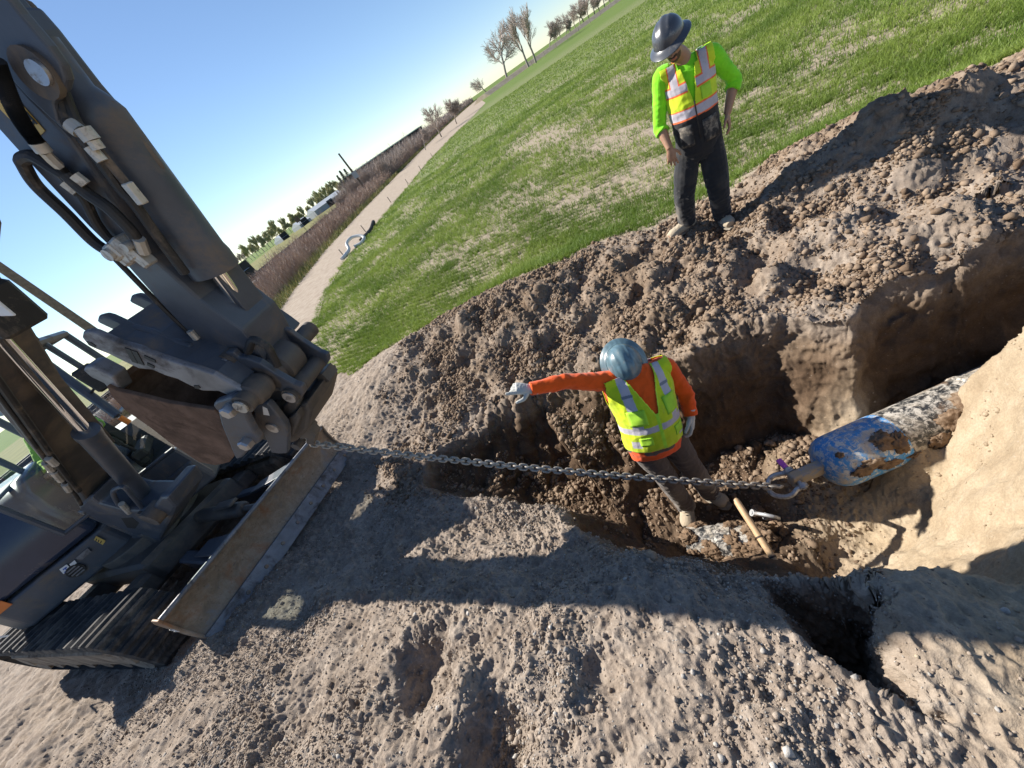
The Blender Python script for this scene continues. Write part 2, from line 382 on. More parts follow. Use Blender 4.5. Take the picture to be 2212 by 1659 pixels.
# the steep faces and the heaps are rough, the field and the tracks less so
steep = 1 - np.clip(nrm[:, 2], 0, 1)
ncl = near & (dcam < 12)
amp = np.zeros(len(X2)); amp[near] = 1
amp *= (1 - FIELD * .62) * (1 - .42 * tanw) * sstep(13, 10, dcam)
floor_m = msk['pit'] * (1 - sstep(.15, .5, steep))
d = np.zeros(len(X2)); Q = Pf[ncl]; a_ = amp[ncl]
n1 = noise3(Q * 2.6 + 9); n2 = noise3(Q * 6.1 + 2); n3 = noise3(Q * 13 + 4); n4 = noise3(Q * 29 + 8)
Qw = Q + .035 * np.c_[noise3(Q * 15 + 1), noise3(Q * 15 + 5), noise3(Q * 15 + 9)] + .014 * np.c_[noise3(Q * 40 + 1), noise3(Q * 40 + 5), noise3(Q * 40 + 9)]
w1, c1 = worley(Qw * 11.0); w2, c2 = worley(Qw * 24.0 + 3.3); w3, c3 = worley(Q * 52.0 + 1.7); w4, c4 = worley(Q * 105.0 + 7.7)
cl = sstep(-.10, .30, noise3(Q * 1.9 + 21)) * .75 + .25
bermc = .72 + .28 * berm[ncl] + .3 * floor_m[ncl]
wall = (msk['pit'][ncl] * sstep(.25, .6, steep[ncl]))
size = (_perm[c1] % 97) / 97.0; size2 = (_perm[c2] % 89) / 89.0
clod = .030 * np.clip(.62 - w1, 0, 1) / .62 * (size > .45) * (.5 + size) * bermc + .023 * np.clip(.6 - w2, 0, 1) / .6 * (size2 > .3) * (.5 + size2) + .0090 * np.clip(.6 - w3, 0, 1) / .6 + .0042 * np.clip(.6 - w4, 0, 1) / .6
dd = .045 * n1 * bermc + .030 * n2 + .019 * (.30 - np.abs(n3)) * 1.6 + .010 * (.3 - np.abs(n4)) * 1.6 + clod * cl * (1 - .75 * wall)
dd = dd * a_
lay = noise3(np.c_[Q[:, 0] * 1.2, Q[:, 1] * 1.2, Q[:, 2] * 16]) * .012 + .030 * (.3 - np.abs(noise3(Q * V(5, 5, 2.2)))) * 1.5 + .020 * (.3 - np.abs(noise3(Q * V(13, 13, 7)))) + .05 * noise3(Q * 2.3 + 40)
dd = dd * (1 - .35 * wall) + wall * lay * (1 - .6 * tanw[ncl])
# tyre and track prints on the field side
rut = np.sin((Q[:, 0] * .35 + Q[:, 1] * .94) * 2 * math.pi / .11 + 2.0 * noise3(Q * .9)) 
trk = np.abs(((Q[:, 0] * .94 - Q[:, 1] * .35) + .35 * noise3(Q * .5 + 3)) % 1.9 - .95)
dd += FIELD[ncl] * sstep(.34, .26, trk) * (.012 * rut - .012) * sstep(-.15, .15, noise3(Q * .45 + 31))
d[ncl] = dd
Pf = Pf + nrm * d[:, None]
fz = (~ncl); Pf[fz, 2] += 0
idx = np.arange(NR2 * nA).reshape(NR2, nA)
A_ = idx[:-1, :]; B_ = idx[1:, :]
F4 = np.stack([A_, np.roll(A_, -1, 1), np.roll(B_, -1, 1), B_], -1).reshape(-1, 4)
F4 = F4[:, ::-1].copy()
# bare patches of the sown field (shared with the seedlings)
def bare_mask(X):
    P = np.c_[X, 0 * X[:, 0]]; r = np.hypot(X[:, 0], X[:, 1])
    b = sstep(.06, .34, fbm(P * .42 + 40, 3)) * .6
    for (px, py, rx, ry, k) in [(1180,300,1.6,4.5,.95),(1330,300,1.1,4.0,.9),(1120,420,1.2,2.6,.7),(1250,430,1.0,2.2,.85),(1380,380,1.2,1.8,.9),(1010,610,1.0,1.2,.5),(1700,300,1.5,.5,.8),(1480,330,.8,.9,.7),(960,470,.6,2.0,.6)]:
        c = gz(px, py, 0)[:2]; b = np.maximum(b, k * np.exp(-(((X[:, 0] - c[0]) / rx) ** 2 + ((X[:, 1] - c[1]) / ry) ** 2) ** 1.5))
    rows = .5 + .5 * np.sin((X[:, 0] * .62 + X[:, 1] * .78) * 2 * math.pi / 1.15 + 1.5 * noise3(P * .35 + 8))
    b = np.clip(b + .30 * (rows - .5) * sstep(16, 8, r), 0, 1)
    return b * sstep(60, 22, r)
cover = np.zeros(len(X2)); fm = FIELD > .02
cover[fm] = (1 - bare_mask(X2[fm])) * sstep(.55, .95, FIELD[fm])
gme = new_mesh('ground', Pf, F4, smooth=True)
ca = gme.color_attributes.new('zone', 'FLOAT_COLOR', 'POINT')
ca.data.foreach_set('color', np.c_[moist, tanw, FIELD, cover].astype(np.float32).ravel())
def soil_material():
    m, t, b = nodes('soil'); co = objco(t)
    z = t.nodes.new('ShaderNodeSeparateColor'); at = t.nodes.new('ShaderNodeAttribute'); at.attribute_name = 'zone'
    t.links.new(at.outputs['Color'], z.inputs[0]); A = at.outputs['Alpha']
    nf = noise_node(t, 90, 6, .7, co); nm = noise_node(t, 7, 6, .65, co); nl = noise_node(t, 1.3, 4, .6, co)
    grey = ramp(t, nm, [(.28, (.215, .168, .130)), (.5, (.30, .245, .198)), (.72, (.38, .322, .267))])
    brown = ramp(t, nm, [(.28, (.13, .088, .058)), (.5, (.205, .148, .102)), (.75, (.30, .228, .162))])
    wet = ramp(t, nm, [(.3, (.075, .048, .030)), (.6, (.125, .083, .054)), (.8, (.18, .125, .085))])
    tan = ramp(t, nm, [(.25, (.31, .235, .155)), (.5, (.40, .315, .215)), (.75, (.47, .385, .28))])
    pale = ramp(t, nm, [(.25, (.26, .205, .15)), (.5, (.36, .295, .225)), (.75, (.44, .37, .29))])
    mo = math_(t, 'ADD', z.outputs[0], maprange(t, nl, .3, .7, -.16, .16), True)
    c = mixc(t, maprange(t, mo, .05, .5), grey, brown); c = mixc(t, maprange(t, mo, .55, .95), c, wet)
    c = mixc(t, z.outputs[1], c, tan); c = mixc(t, z.outputs[2], c, pale)
    st = t.nodes.new('ShaderNodeTexVoronoi'); st.inputs['Scale'].default_value = 46; t.links.new(co, st.inputs['Vector'])
    spot = math_(t, 'MULTIPLY', maprange(t, st.outputs['Distance'], .22, .12), maprange(t, st.outputs['Color'], .70, .78))
    c = mixc(t, math_(t, 'MULTIPLY', spot, maprange(t, z.outputs[0], 0, 1, .55, .25)), c, (.42, .38, .33))
    c = mixc(t, 1.0, c, ramp(t, nf, [(.25, (.70,) * 3), (.75, (1.2,) * 3)]), 'MULTIPLY')
    ng = noise_node(t, .35, 5, .6, co); nb = noise_node(t, 3.5, 6, .75, co)
    green = mixc(t, maprange(t, ng, .3, .7), (.060, .120, .014), (.105, .175, .026))
    green = mixc(t, maprange(t, nb, .35, .7, 0, .7), green, (.17, .215, .055))
    cd = t.nodes.new('ShaderNodeVectorMath'); cd.operation = 'LENGTH'; t.links.new(co, cd.inputs[0])
    vm = t.nodes.new('ShaderNodeMapping'); vm.inputs['Rotation'].default_value[2] = math.radians(20); t.links.new(co, vm.inputs[0])
    wv_ = t.nodes.new('ShaderNodeTexWave'); wv_.inputs['Scale'].default_value = 1.6; wv_.inputs['Distortion'].default_value = 2.2; wv_.inputs['Detail'].default_value = 2; wv_.inputs['Detail Scale'].default_value = .12
    t.links.new(vm.outputs[0], wv_.inputs[0])
    rowf = math_(t, 'MULTIPLY', maprange(t, wv_.outputs['Fac'], .2, .8, .55, 1.0), 1.0)
    rowf = math_(t, 'MAXIMUM', rowf, maprange(t, cd.outputs['Value'], 45, 110, 0, 1))
    cov = math_(t, 'MULTIPLY', math_(t, 'MULTIPLY', A, maprange(t, cd.outputs['Value'], 6, 30, .25, .95)), rowf)
    c = mixc(t, cov, c, green)
    t.links.new(c, b.inputs['Base Color']); b.inputs['Roughness'].default_value = .95; b.inputs['Specular IOR Level'].default_value = .15
    hb = math_(t, 'ADD', math_(t, 'MULTIPLY', nf, .6), math_(t, 'MULTIPLY', noise_node(t, 260, 3, .7, co), .35))
    bump(t, b, hb, .75, .012)
    return m
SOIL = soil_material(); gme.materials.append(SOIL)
ground = tag(link('ground', gme), kind='structure')
def hfield(X):                            # height of the smooth ground under a point
    X = np.atleast_2d(np.asarray(X, float)); return np.where(np.hypot(X[:, 0], X[:, 1]) < 13, bil(Hg, X[:, 0], X[:, 1]), 0)
# ------------------------------------------------------------- excavator
FA = unit(V(4.75, -2.95, 0)); NA = V(FA[1], -FA[0], 0)       # the plane of the boom and stick
def hit(px, py, p, n):
    r = ray(px, py); return O3 + r * (((np.asarray(p) - O3) @ n) / (r @ n))
def AP(px, py, w=0.0): return hit(px, py, P0 + NA * w, NA)
def SZ(s, z, w=0.0): return P0 + FA * s + NA * w + V(0, 0, z)
DUST = (.16, .125, .095); MUD = (.13, .09, .062)
PAINT = simple('slate_paint', (.058, .068, .088), .42, 0, .18, 6, .12, 70, DUST, .34, 3.2)
PAINT2 = simple('dusty_dark_paint', (.066, .060, .057), .55, 0, .25, 5, .2, 60, DUST, .55, 2.6)
GLOSSP = simple('gloss_hood_paint', (.030, .044, .080), .22, 0, .12, 3, .03, 60, DUST, .22, 1.6)
BLACK = simple('black_rubber', (.016, .016, .017), .6, 0, .2, 8, .15, 80, DUST, .32, 6)
STEEL = simple('bright_steel', (.42, .42, .43), .38, .8, .15, 12, .1, 80, (.12, .09, .06), .3, 14)
CHROME = simple('chrome_rod', (.82, .83, .85), .10, 1.0, .03, 4, 0)
FITTING = simple('zinc_fitting', (.48, .46, .42), .5, .45, .2, 14, .1, 80, (.2, .15, .1), .35, 20)
GREYM = simple('worn_grey_steel', (.20, .20, .215), .5, .35, .3, 7, .25, 60, (.075, .06, .05), .45, 5)
MUDM = simple('caked_mud', (.15, .098, .072), .95, 0, .3, 9, 1.0, 34, (.085, .055, .04), .5, 8, .1)
TRACKM = simple('track_rubber', (.030, .031, .034), .8, 0, .3, 6, .6, 40, (.135, .118, .10), .55, 3.5, .2)
TMUD = simple('track_mud', (.24, .205, .165), .95, 0, .3, 7, .9, 30, (.07, .05, .038), .55, 4, .1)
YELLOW = simple('yellow_sticker', (.62, .42, .10), .5, 0, .12, 10, .05)
WHITEM = simple('white_decal', (.72, .72, .72), .5, 0, .1, 10, 0)
BLUEM = simple('blue_decal', (.04, .12, .45), .5, 0, .1, 10, 0)
INK_SHADE = simple('black_ink_and_hole_shade', (.012, .012, .012), .6, 0, .1, 10, 0)  # printed marks, and the painted dark inside holes and recesses
ORANGE = simple('orange_panel', (.62, .17, .03), .4, 0, .12, 5, .05)
TAILL = simple('amber_lens', (.70, .20, .03), .25, 0, .1, 5, 0)

CU = V(-4.6, 5.13, 0); CT = V(-4.63, 4.52, .15)
FT = unit(V(.883, -.469, 0)); RTH = V(FT[1], -FT[0], 0); RT = unit(RTH + V(0, 0, .135))      # undercarriage: forward, right (the near side stands higher)
FU = unit(V(.39, -.92, 0)); LU = unit(V(-FU[1], FU[0], -.04)); ZU = V(0, 0, 1)                 # house: forward, left
def T(f, r, z): return CT + FT * f + RT * r + V(0, 0, z - .08)
def U(a, b, z): return CU + FU * a + LU * b + V(0, 0, z)
EXC = empty('excavator', (-4.63, 4.52, 0.12), 'dark slate grey tracked excavator with a dozer blade pulling a chain', 'excavator')

def arm_plate(mb, px, w0, w1, m=0): mb.prism([AP(x, y, w0) for x, y in px], NA * (w1 - w0), m)
def pin(mb, px, py, w0, w1, r, m=0, seg=20): mb.lathe(AP(px, py, w0), NA, [(0, 0), (0, r), (w1 - w0, r), (w1 - w0, 0)], seg, m)

# stick
b = MB()
main = [(-160,110),(0,285),(47,337),(190,490),(247,545),(347,657),(437,751),(463,776),(500,806),(548,850),(585,838),(590,812),(548,744),(525,714),(430,648),(325,553),(240,428),(150,297),(60,205),(-60,70),(-120,10)]
arm_plate(b, main, .125, -.125)
stick = b.build('stick', [PAINT], EXC, bevel=.012)
b = MB()
for w0, w1 in ((.135, .105), (-.105, -.135)):
    arm_plate(b, [(-70,-90),(0,-25),(43,30),(103,100),(133,143),(143,173),(138,197),(123,207),(118,227),(127,263),(152,297),(60,212),(-60,80)] if w0 > 0 else
              [(-70,-90),(0,-40),(43,8),(103,78),(140,130),(150,165),(142,190),(123,207),(118,227),(127,263),(152,297),(60,212),(-60,80)], w0, w1)
b.build_each('cylinder_bracket', [PAINT], stick, bevel=.008)
b = MB(); pin(b, 90, 157, .128, .150, .062); b.build('bracket_boss', [PAINT2], stick, bevel=.01, smooth=True)
b = MB(); pin(b, 89, 156, .150, .162, .030); b.build('bracket_pin', [STEEL], stick, bevel=.004, smooth=True)
b = MB(); arm_plate(b, [(20,-10),(72,-2),(193,146),(208,160),(210,178),(203,192),(180,178),(110,92)], -.165, -.135); b.build('cylinder_cover', [PAINT2], stick, bevel=.02)
# bucket cylinder
a0, a1 = AP(150, 178, 0), AP(445, 556, 0)
dcy = unit(a1 - a0)
b = MB(); b.lathe(a0, dcy, [(-.1, .055), (.02, .055), (.05, .075), (.09, .092), (.13, .092), (np.linalg.norm(a1 - a0) - .03, .092), (np.linalg.norm(a1 - a0), .098), (np.linalg.norm(a1 - a0) + .06, .098), (np.linalg.norm(a1 - a0) + .062, .0)], 32)
bc = b.build('bucket_cylinder', [PAINT], EXC, smooth=True)
b = MB(); r1 = AP(640, 822, 0); b.tube([a1 + dcy * .05, r1], .033, 20); b.build('piston_rod', [CHROME], bc, smooth=True)
b = MB(); b.tube(smooth_path([AP(x, y, -.02) for x, y in [(226,218),(240,232),(262,258),(300,303),(330,340),(343,358),(346,372),(338,380)]], 5), .016, 10); b.lathe(AP(230, 222, -.02), dcy, [(0, 0), (0, .024), (.06, .024), (.06, .019), (.1, .019), (.1, 0)], 10)
b.build('oil_pipe', [PAINT2], bc, smooth=True)
b = MB(); far_e = [AP(x, y, -.10) for x, y in [(472,508),(503,553),(583,658),(701,824)]]; near_e = [p + NA * .13 for p in far_e]; b.prism(far_e + [p - FA * .05 - NA * .13 - V(0, 0, .03) for p in near_e[::-1]], NA * .13)
gp = b.build('rod_guard', [PAINT], EXC, bevel=.006)
b = MB(); pin(b, 640, 818, .03, .045, .014); pin(b, 656, 838, .03, .045, .012); b.box(AP(706, 806, -.09), FA, NA, ZU, .03, .05, .03); b.build_each('guard_bolt', [PAINT2], gp, bevel=.003)
# hoses on the stick
def hose(path, w, r, mat, name, parent, m=6, seg=10): 
    q = MB(); q.tube(smooth_path([AP(*p[:2], p[2] if len(p) > 2 else w) for p in path], m), r, seg); return q.build(name, [mat], parent, smooth=True)
pts = smooth_path([AP(x, y, .18) for x, y in [(-12,128),(0,160),(33,238),(60,282),(80,308)]], 40)
b = MB(); b.tube(pts, [.017 + .005 * (k % 2) for k in range(len(pts))], 10); b.build('corrugated_hose', [BLACK], stick, smooth=True, ang=80)
b = MB(); b.tube([AP(80,308,.18), AP(96,328,.178)], .022, 12); b.tube([AP(96,328,.178), AP(112,345,.17), AP(128,359,.16)], .016, 6); b.build_each('hose_fitting', [FITTING], stick, smooth=True)
hose([(128,358,.155),(150,380,.14),(170,400,.13)], .15, .012, BLACK, 'hose', stick)
hose([(172,420),(143,383),(118,366),(80,342),(62,338),(48,346),(52,358),(80,402),(143,462),(200,520),(236,545)], .15, .020, BLACK, 'hose', stick)
hose([(143,378),(186,416),(230,446),(262,476),(284,500),(298,520)], .165, .020, BLACK, 'hose', stick)
hose([(168,414),(184,434),(206,478),(226,506),(240,520)], .15, .016, BLACK, 'hose', stick)
hose([(128,200,.10),(150,262,.12),(160,275,.13),(215,345,.135),(262,410,.135),(290,440,.135),(340,510,.135),(400,590,.13)], .13, .018, BLACK, 'hose', stick)
hose([(138,196,.09),(165,262,.12),(180,280,.125),(230,345,.13),(300,428,.13)], .13, .014, BLACK, 'hose', stick)
b = MB()
for p, q, r in [((150,268),(172,284),.022),((177,277),(200,303),.024),((200,303),(215,322),.018),((193,317),(222,348),.017)]: b.tube([AP(*p, .15), AP(*q, .15)], r, 10)
for p, q, r in [((140,393),(168,414),.020),((160,378),(186,398),.018),((300,516),(312,545),.02)]: b.tube([AP(*p, .17), AP(*q, .165)], r, 8)
b.build_each('hose_fitting', [FITTING], stick, smooth=True)
b = MB(); b.box(AP(272, 540, .16), FA, NA, ZU, .05, .03, .045, bev=.008); b.box(AP(255, 540, .17), FA, NA, ZU, .025, .03, .03, bev=.006); pin(b, 254, 541, .17, .215, .022); b.box(AP(300, 548, .16), FA, NA, ZU, .02, .025, .05, bev=.006); pin(b, 283, 528, .17, .2, .016)
b.build('hose_valve', [FITTING], stick, smooth=True)
b = MB(); b.box(AP(292, 418, .135), dcy, NA, np.cross(dcy, NA), .035, .014, .014, bev=.003); b.build('hose_clamp', [FITTING], stick)
hose([(250,560,.12),(347,660,.12),(420,730,.12),(437,748,.12)], .12, .011, BLACK, 'hose', stick)
b = MB()
for p, q in [((410,715),(425,732)),((428,735),(440,748))]: b.tube([AP(*p, .135), AP(*q, .135)], .016, 8)
b.build_each('hose_fitting', [FITTING], stick, smooth=True)
b = MB(); arm_plate(b, [(0,187),(27,203),(97,283),(70,308),(0,236),(-30,200)], .128, .1262); st_ = b.build('warning_sticker', [YELLOW], stick)
b = MB()
def bar(mb, p, q, w, th): 
    A, B = AP(*p, w), AP(*q, w); mb.box((A + B) / 2, B - A, NA, np.cross(B - A, NA), np.linalg.norm(B - A) / 2, .0008, th)
for p, q, t in [((56,243),(80,268),.004),((50,248),(60,260),.003),((58,242),(54,252),.004),((66,251),(62,260),.003),((74,260),(70,269),.003),((4,202),(22,218),.005),((8,212),(20,206),.004),((2,220),(14,232),.003),((12,236),(24,222),.003),((24,222),(28,236),.003),((30,255),(40,246),.002),((40,266),(50,256),.002),((34,262),(60,290),.002)]: bar(b, p, q, .1295, t)
b.build('warning_lettering', [INK_SHADE], st_)
# link, pins
b = MB()
LNK = [(480,769),(488,761),(502,760),(514,772),(532,774),(560,784),(592,806),(634,830),(652,836),(657,850),(650,862),(634,868),(620,862),(606,846),(581,834),(546,820),(523,811),(507,795),(488,790),(481,781)]
arm_plate(b, LNK, .175, .14)
far = [AP(x, y, .175) for x, y in LNK]; b.prism([p - NA * .25 for p in far], -NA * .03)
b.build_each('guide_link', [PAINT], EXC, bevel=.008)
b = MB(); q = AP(495, 779, .175); b.lathe(q + NA * .02, -NA, [(0, 0), (0, .045), (.32, .045), (.32, 0)], 20); q2 = AP(631, 851, .175); b.lathe(q2 + NA * .02, -NA, [(0, 0), (0, .044), (.32, .044), (.32, 0)], 20)
qc = AP(530, 868, .325); b.lathe(qc - NA * .03, -NA, [(0, 0), (0, .045), (.55, .045), (.55, 0)], 20)
pn = b.build_each('pivot_pin', [PAINT2], EXC, bevel=.004, smooth=True)[0]
for c0 in (q + NA * .02, q2 + NA * .02, AP(590, 923, .245)):
    b = MB(); b.lathe(c0, NA, [(0, .0), (0, .034), (.010, .034), (.010, .015), (.003, .012), (.003, .0)], 22); wq = b.build('pin_washer', [STEEL], pn, smooth=True)
    b = MB(); b.lathe(c0 + NA * .0035, NA, [(0, .012), (.001, .012), (.001, 0)], 14); b.build('pin_bore_shade', [INK_SHADE], pn)  # black disc painted as the shade inside the pin's hole
b = MB(); b.lathe(qc - NA * .13, NA, [(0, 0), (0, .062), (.05, .068), (.09, .062), (.1, .048), (.13, .05), (.15, .05), (.15, .034), (.16, .034), (.16, 0)], 26); pb = b.build('thumb_pivot', [PAINT2], EXC, smooth=True)
b = MB(); b.lathe(qc + NA * .028, NA, [(0, .034), (.012, .034), (.012, .014), (.004, .012), (.004, 0)], 20); b.build('pin_head', [FITTING], pb, smooth=True)
b = MB(); b.lathe(qc - NA * .35, NA, [(0, 0), (0, .10), (.12, .10), (.135, .08), (.2, .08), (.2, 0)], 28)
arm_plate(b, [(520,835),(548,815),(600,820),(615,850),(600,880),(560,885),(535,880)], .10, -.10)
b.build('stick_end_boss', [PAINT2], stick, smooth=True, bevel=.006)
# thumb
TH = [(176,729),(178,718),(190,715),(205,719),(253,740),(298,753),(342,771),(387,786),(426,797),(460,809),(488,825),(520,843),(532,852),(545,868),(538,881),(525,884),(512,866),(493,855),(472,846),(437,845),(409,833),(384,820),(357,812),(330,800),(300,797),(268,782),(238,767),(205,754),(186,742)]
b = MB(); arm_plate(b, TH, .30, .27); thumb = b.build('thumb', [GREYM], EXC, bevel=.008)
THr = [AP(x, y, .30) for x, y in TH]
b = MB(); RIB = THr[0:8] + [AP(387, 800, .3), AP(300, 778, .3), AP(240, 758, .3), AP(195, 738, .3)]
for off in (.10, .27, .44): b.prism([p - NA * off + FA * -.02 + V(0, 0, .02) for p in RIB], -NA * .035)
b.build_each('thumb_tine', [PAINT], thumb, bevel=.012)
b = MB(); top = [AP(x, y, .30) for x, y in [(218,728),(253,742),(298,755),(342,773),(387,788),(426,799),(460,811),(488,827),(512,842)]]
dwn = [AP(x, y, .30) for x, y in [(218,735),(253,750),(298,764),(342,782),(387,797),(426,808),(460,819),(488,834),(510,848)]]
for i in range(len(top) - 1): b.prism([top[i] - NA * .03, top[i + 1] - NA * .03, dwn[i + 1] - NA * .03, dwn[i] - NA * .03], -NA * .50)
b.build('thumb_back_plate', [PAINT], thumb)
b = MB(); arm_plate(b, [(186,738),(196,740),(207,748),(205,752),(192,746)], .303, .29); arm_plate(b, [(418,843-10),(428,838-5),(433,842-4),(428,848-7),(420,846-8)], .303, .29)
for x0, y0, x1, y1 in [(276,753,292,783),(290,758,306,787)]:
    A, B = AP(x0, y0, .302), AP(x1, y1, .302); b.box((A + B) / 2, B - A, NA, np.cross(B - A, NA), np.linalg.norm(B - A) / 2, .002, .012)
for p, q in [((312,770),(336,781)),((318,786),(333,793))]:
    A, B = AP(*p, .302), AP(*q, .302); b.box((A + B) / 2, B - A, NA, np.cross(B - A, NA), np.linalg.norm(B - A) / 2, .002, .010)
b.build_each('thumb_cutout_shade', [INK_SHADE], thumb)  # black slabs on the solid plate, painted shade of its holes and slots
b = MB(); A = AP(398, 732, -.05)
arm_plate(b, [(385,728),(412,744),(420,738),(395,722)], .02, .016); b.build('data_plate', [WHITEM], thumb)
# bucket
BK = [(229,834),(247,843),(298,855),(357,870),(420,880),(462,886),(474,897),(484,925),(500,955),(508,982),(495,999),(465,1006),(430,999),(369,959),(327,926),(268,885),(240,856)]
b = MB(); arm_plate(b, BK, .31, .285)
far = [AP(x, y, .31) for x, y in BK]; b.prism([p - NA * .60 for p in far], NA * .02)
bucket = b.build('bucket', [MUDM], EXC, bevel=.006)
b = MB(); back = [far[i] for i in (0, 16, 15, 14, 13, 12, 11, 10, 9, 8, 7, 6)]; cen = AP(400, 925, .31)
for i in range(len(back) - 1):
    i0 = back[i] + (cen - back[i]) * .07; i1 = back[i + 1] + (cen - back[i + 1]) * .07
    b.prism([back[i] - NA * .026, back[i + 1] - NA * .026, i1 - NA * .026, i0 - NA * .026], -NA * .553)
b.build('bucket_shell', [MUDM], bucket)
b = MB()
r0 = AP(205, 811, .28)
TO = [AP(x, y, .29) for x, y in [(178,800),(182,793),(197,791),(244,815),(262,846),(238,846),(224,829),(195,815)]]
for k in range(4): b.prism([p - NA * (.165 * k) for p in TO], -NA * .075)
b.build_each('bucket_tooth', [GREYM], bucket, bevel=.01)
b = MB(); arm_plate(b, [(458,876),(464,868),(497,857),(509,861),(530,888),(536,908),(551,936),(562,948),(560,957),(541,968),(523,989),(510,994),(504,982),(477,918),(470,890)], .345, .305)
ear = b.build('bucket_ear', [PAINT], bucket, bevel=.012)
for x, y in ((501,881),(537,952)):
    b = MB(); b.lathe(AP(x, y, .345), NA, [(0, .0), (0, .034), (.035, .034), (.045, .028), (.045, 0)], 6); b.build('bolt', [STEEL], ear, bevel=.004)
# coupler
DP = [(546,883),(560,874),(576,871),(587,881),(601,899),(616,918),(622,936),(620,980),(602,981),(585,978),(576,955),(564,925),(551,901)]
b = MB(); arm_plate(b, DP, .245, .205); fr = [AP(x, y, .245) for x, y in DP]; b.prism([p - NA * .34 for p in fr], -NA * .04)
cpl = b.build('coupler', [PAINT], EXC, bevel=.008)
b = MB(); arm_plate(b, [(592,905),(640,878),(664,868),(672,890),(664,930),(640,955),(618,962),(612,930)], .14, -.18); arm_plate(b, [(540,900),(580,885),(606,905),(600,960),(560,950)], .18, -.2)
b.build('coupler_body', [PAINT2], cpl, bevel=.02)
b = MB(); arm_plate(b, [(567,878),(577,883),(582,898),(569,896)], .2475, .246); b.build('data_plate', [WHITEM], cpl)
b = MB(); arm_plate(b, [(610,880),(628,862),(645,872),(640,890),(622,905),(608,900)], .16, .10); arm_plate(b, [(622,905),(640,890),(648,905),(630,948),(618,930)], .19, .13); b.build('tilt_link', [PAINT2], cpl, bevel=.012)
hose([(535,760),(545,735),(560,738),(580,752),(590,770),(600,790)], .15, .018, BLACK, 'hose', stick)
b = MB(); b.lathe(AP(660, 935, -.02), NA, [(-.10, 0), (-.10, .03), (.12, .03), (.12, 0)], 12); arm_plate(b, [(640,930),(668,925),(682,940),(676,962),(662,958),(664,946),(650,950)], .06, -.0); b.build('lifting_hook', [PAINT2], cpl, bevel=.008)
# boom
bl = [AP(x, y, .16) for x, y in [(160,1072),(80,985),(0,893)]]; br_ = [AP(x, y, .16) for x, y in [(0,842),(80,942),(165,1050),(215,1108),(200,1118)]]
d1 = unit(bl[2] - bl[0])
b = MB(); up_l = [bl[2] + d1 * .5, bl[2] + d1 * 1.0, bl[2] + d1 * 1.25 + FA * .35, SZ(4.45, 4.25, .16)]; up_r = [SZ(4.5, 3.98, .16), bl[2] + d1 * 1.05 + FA * .62, br_[0] + d1 * .75]
b.prism(bl + up_l + up_r + br_, -NA * .32)
boom = b.build('boom', [PAINT2], EXC, bevel=.02)
b = MB(); b.tube(smooth_path([AP(x, y, .19) for x, y in [(-20,800),(60,912),(130,1010),(170,1060)]], 5), .022, 10); b.tube(smooth_path([AP(x, y, .21) for x, y in [(-20,830),(50,925),(110,1008),(160,1066),(175,1090)]], 5), .016, 10)
b.build_each('boom_hose', [BLACK], boom, smooth=True)
b = MB()
for p, q in [((98,1000),(112,1016)),((116,1020),(132,1038)),((104,990),(120,1004)),((140,1046),(150,1060))]: b.tube([AP(*p, .22), AP(*q, .22)], .024, 8)
b.build_each('hose_fitting', [FITTING], boom, smooth=True)
b = MB(); c0, c1 = AP(325, 1088, 0), AP(192, 938, 0); dc = unit(c1 - c0); LL = np.linalg.norm(c1 - c0)
b.lathe(c0, dc, [(-.08, 0), (-.08, .06), (.0, .075), (.08, .078), (LL - .06, .078), (LL, .084), (LL + .05, .084), (LL + .06, .05), (LL + .06, 0)], 30); bcyl = b.build('boom_cylinder', [PAINT], EXC, smooth=True)
b = MB(); b.tube([c1, AP(0, 730, 0), AP(-80, 640, 0)], .04, 18); b.build('piston_rod', [CHROME], bcyl, smooth=True)
b = MB(); far_e = [AP(x, y, -.13) for x, y in [(38,700),(140,823),(250,953)]]; near_e = [p + NA * .16 for p in far_e]; lft = [AP(x, y, .03) for x, y in [(212,974),(105,850),(0,728)]]; b.prism(near_e + lft, -NA * .014); b.prism(far_e + [p - FA * .012 - NA * .16 for p in near_e[::-1]], NA * .15); b.build('rod_guard', [PAINT2], bcyl, bevel=.006)
b = MB(); b.tube(smooth_path([AP(x, y, .14) for x, y in [(262,1100),(245,1068),(250,1056),(268,1052),(285,1070),(310,1100)]], 6), .020, 10); b.build('oil_pipe', [PAINT], bcyl, smooth=True)
b = MB(); b.tube([AP(262, 1088, .16), AP(280, 1107, .17)], .026, 10); b.build('hose_fitting', [FITTING], bcyl, smooth=True)
hose([(240,985,-.16),(275,1030,-.18),(320,1052,-.2),(352,1080,-.2),(372,1100,-.2)], -.2, .022, BLACK, 'boom_hose', boom)
b = MB(); b.tube([AP(336, 1066, -.2), AP(348, 1080, -.2)], .028, 8); b.build_each('hose_fitting', [FITTING], boom, smooth=True)
b = MB(); b.box(AP(-4, 668, .0), unit(AP(60, 690) - AP(0, 640)), NA, np.cross(unit(AP(60, 690) - AP(0, 640)), NA), .13, .12, .08, bev=.02); wl = b.build('work_light', [BLACK], boom)
b = MB(); b.box(AP(-8, 660, .124), unit(AP(60, 690) - AP(0, 640)), NA, np.cross(unit(AP(60, 690) - AP(0, 640)), NA), .06, .006, .05, bev=.004); b.build('light_lens', [WHITEM], wl)
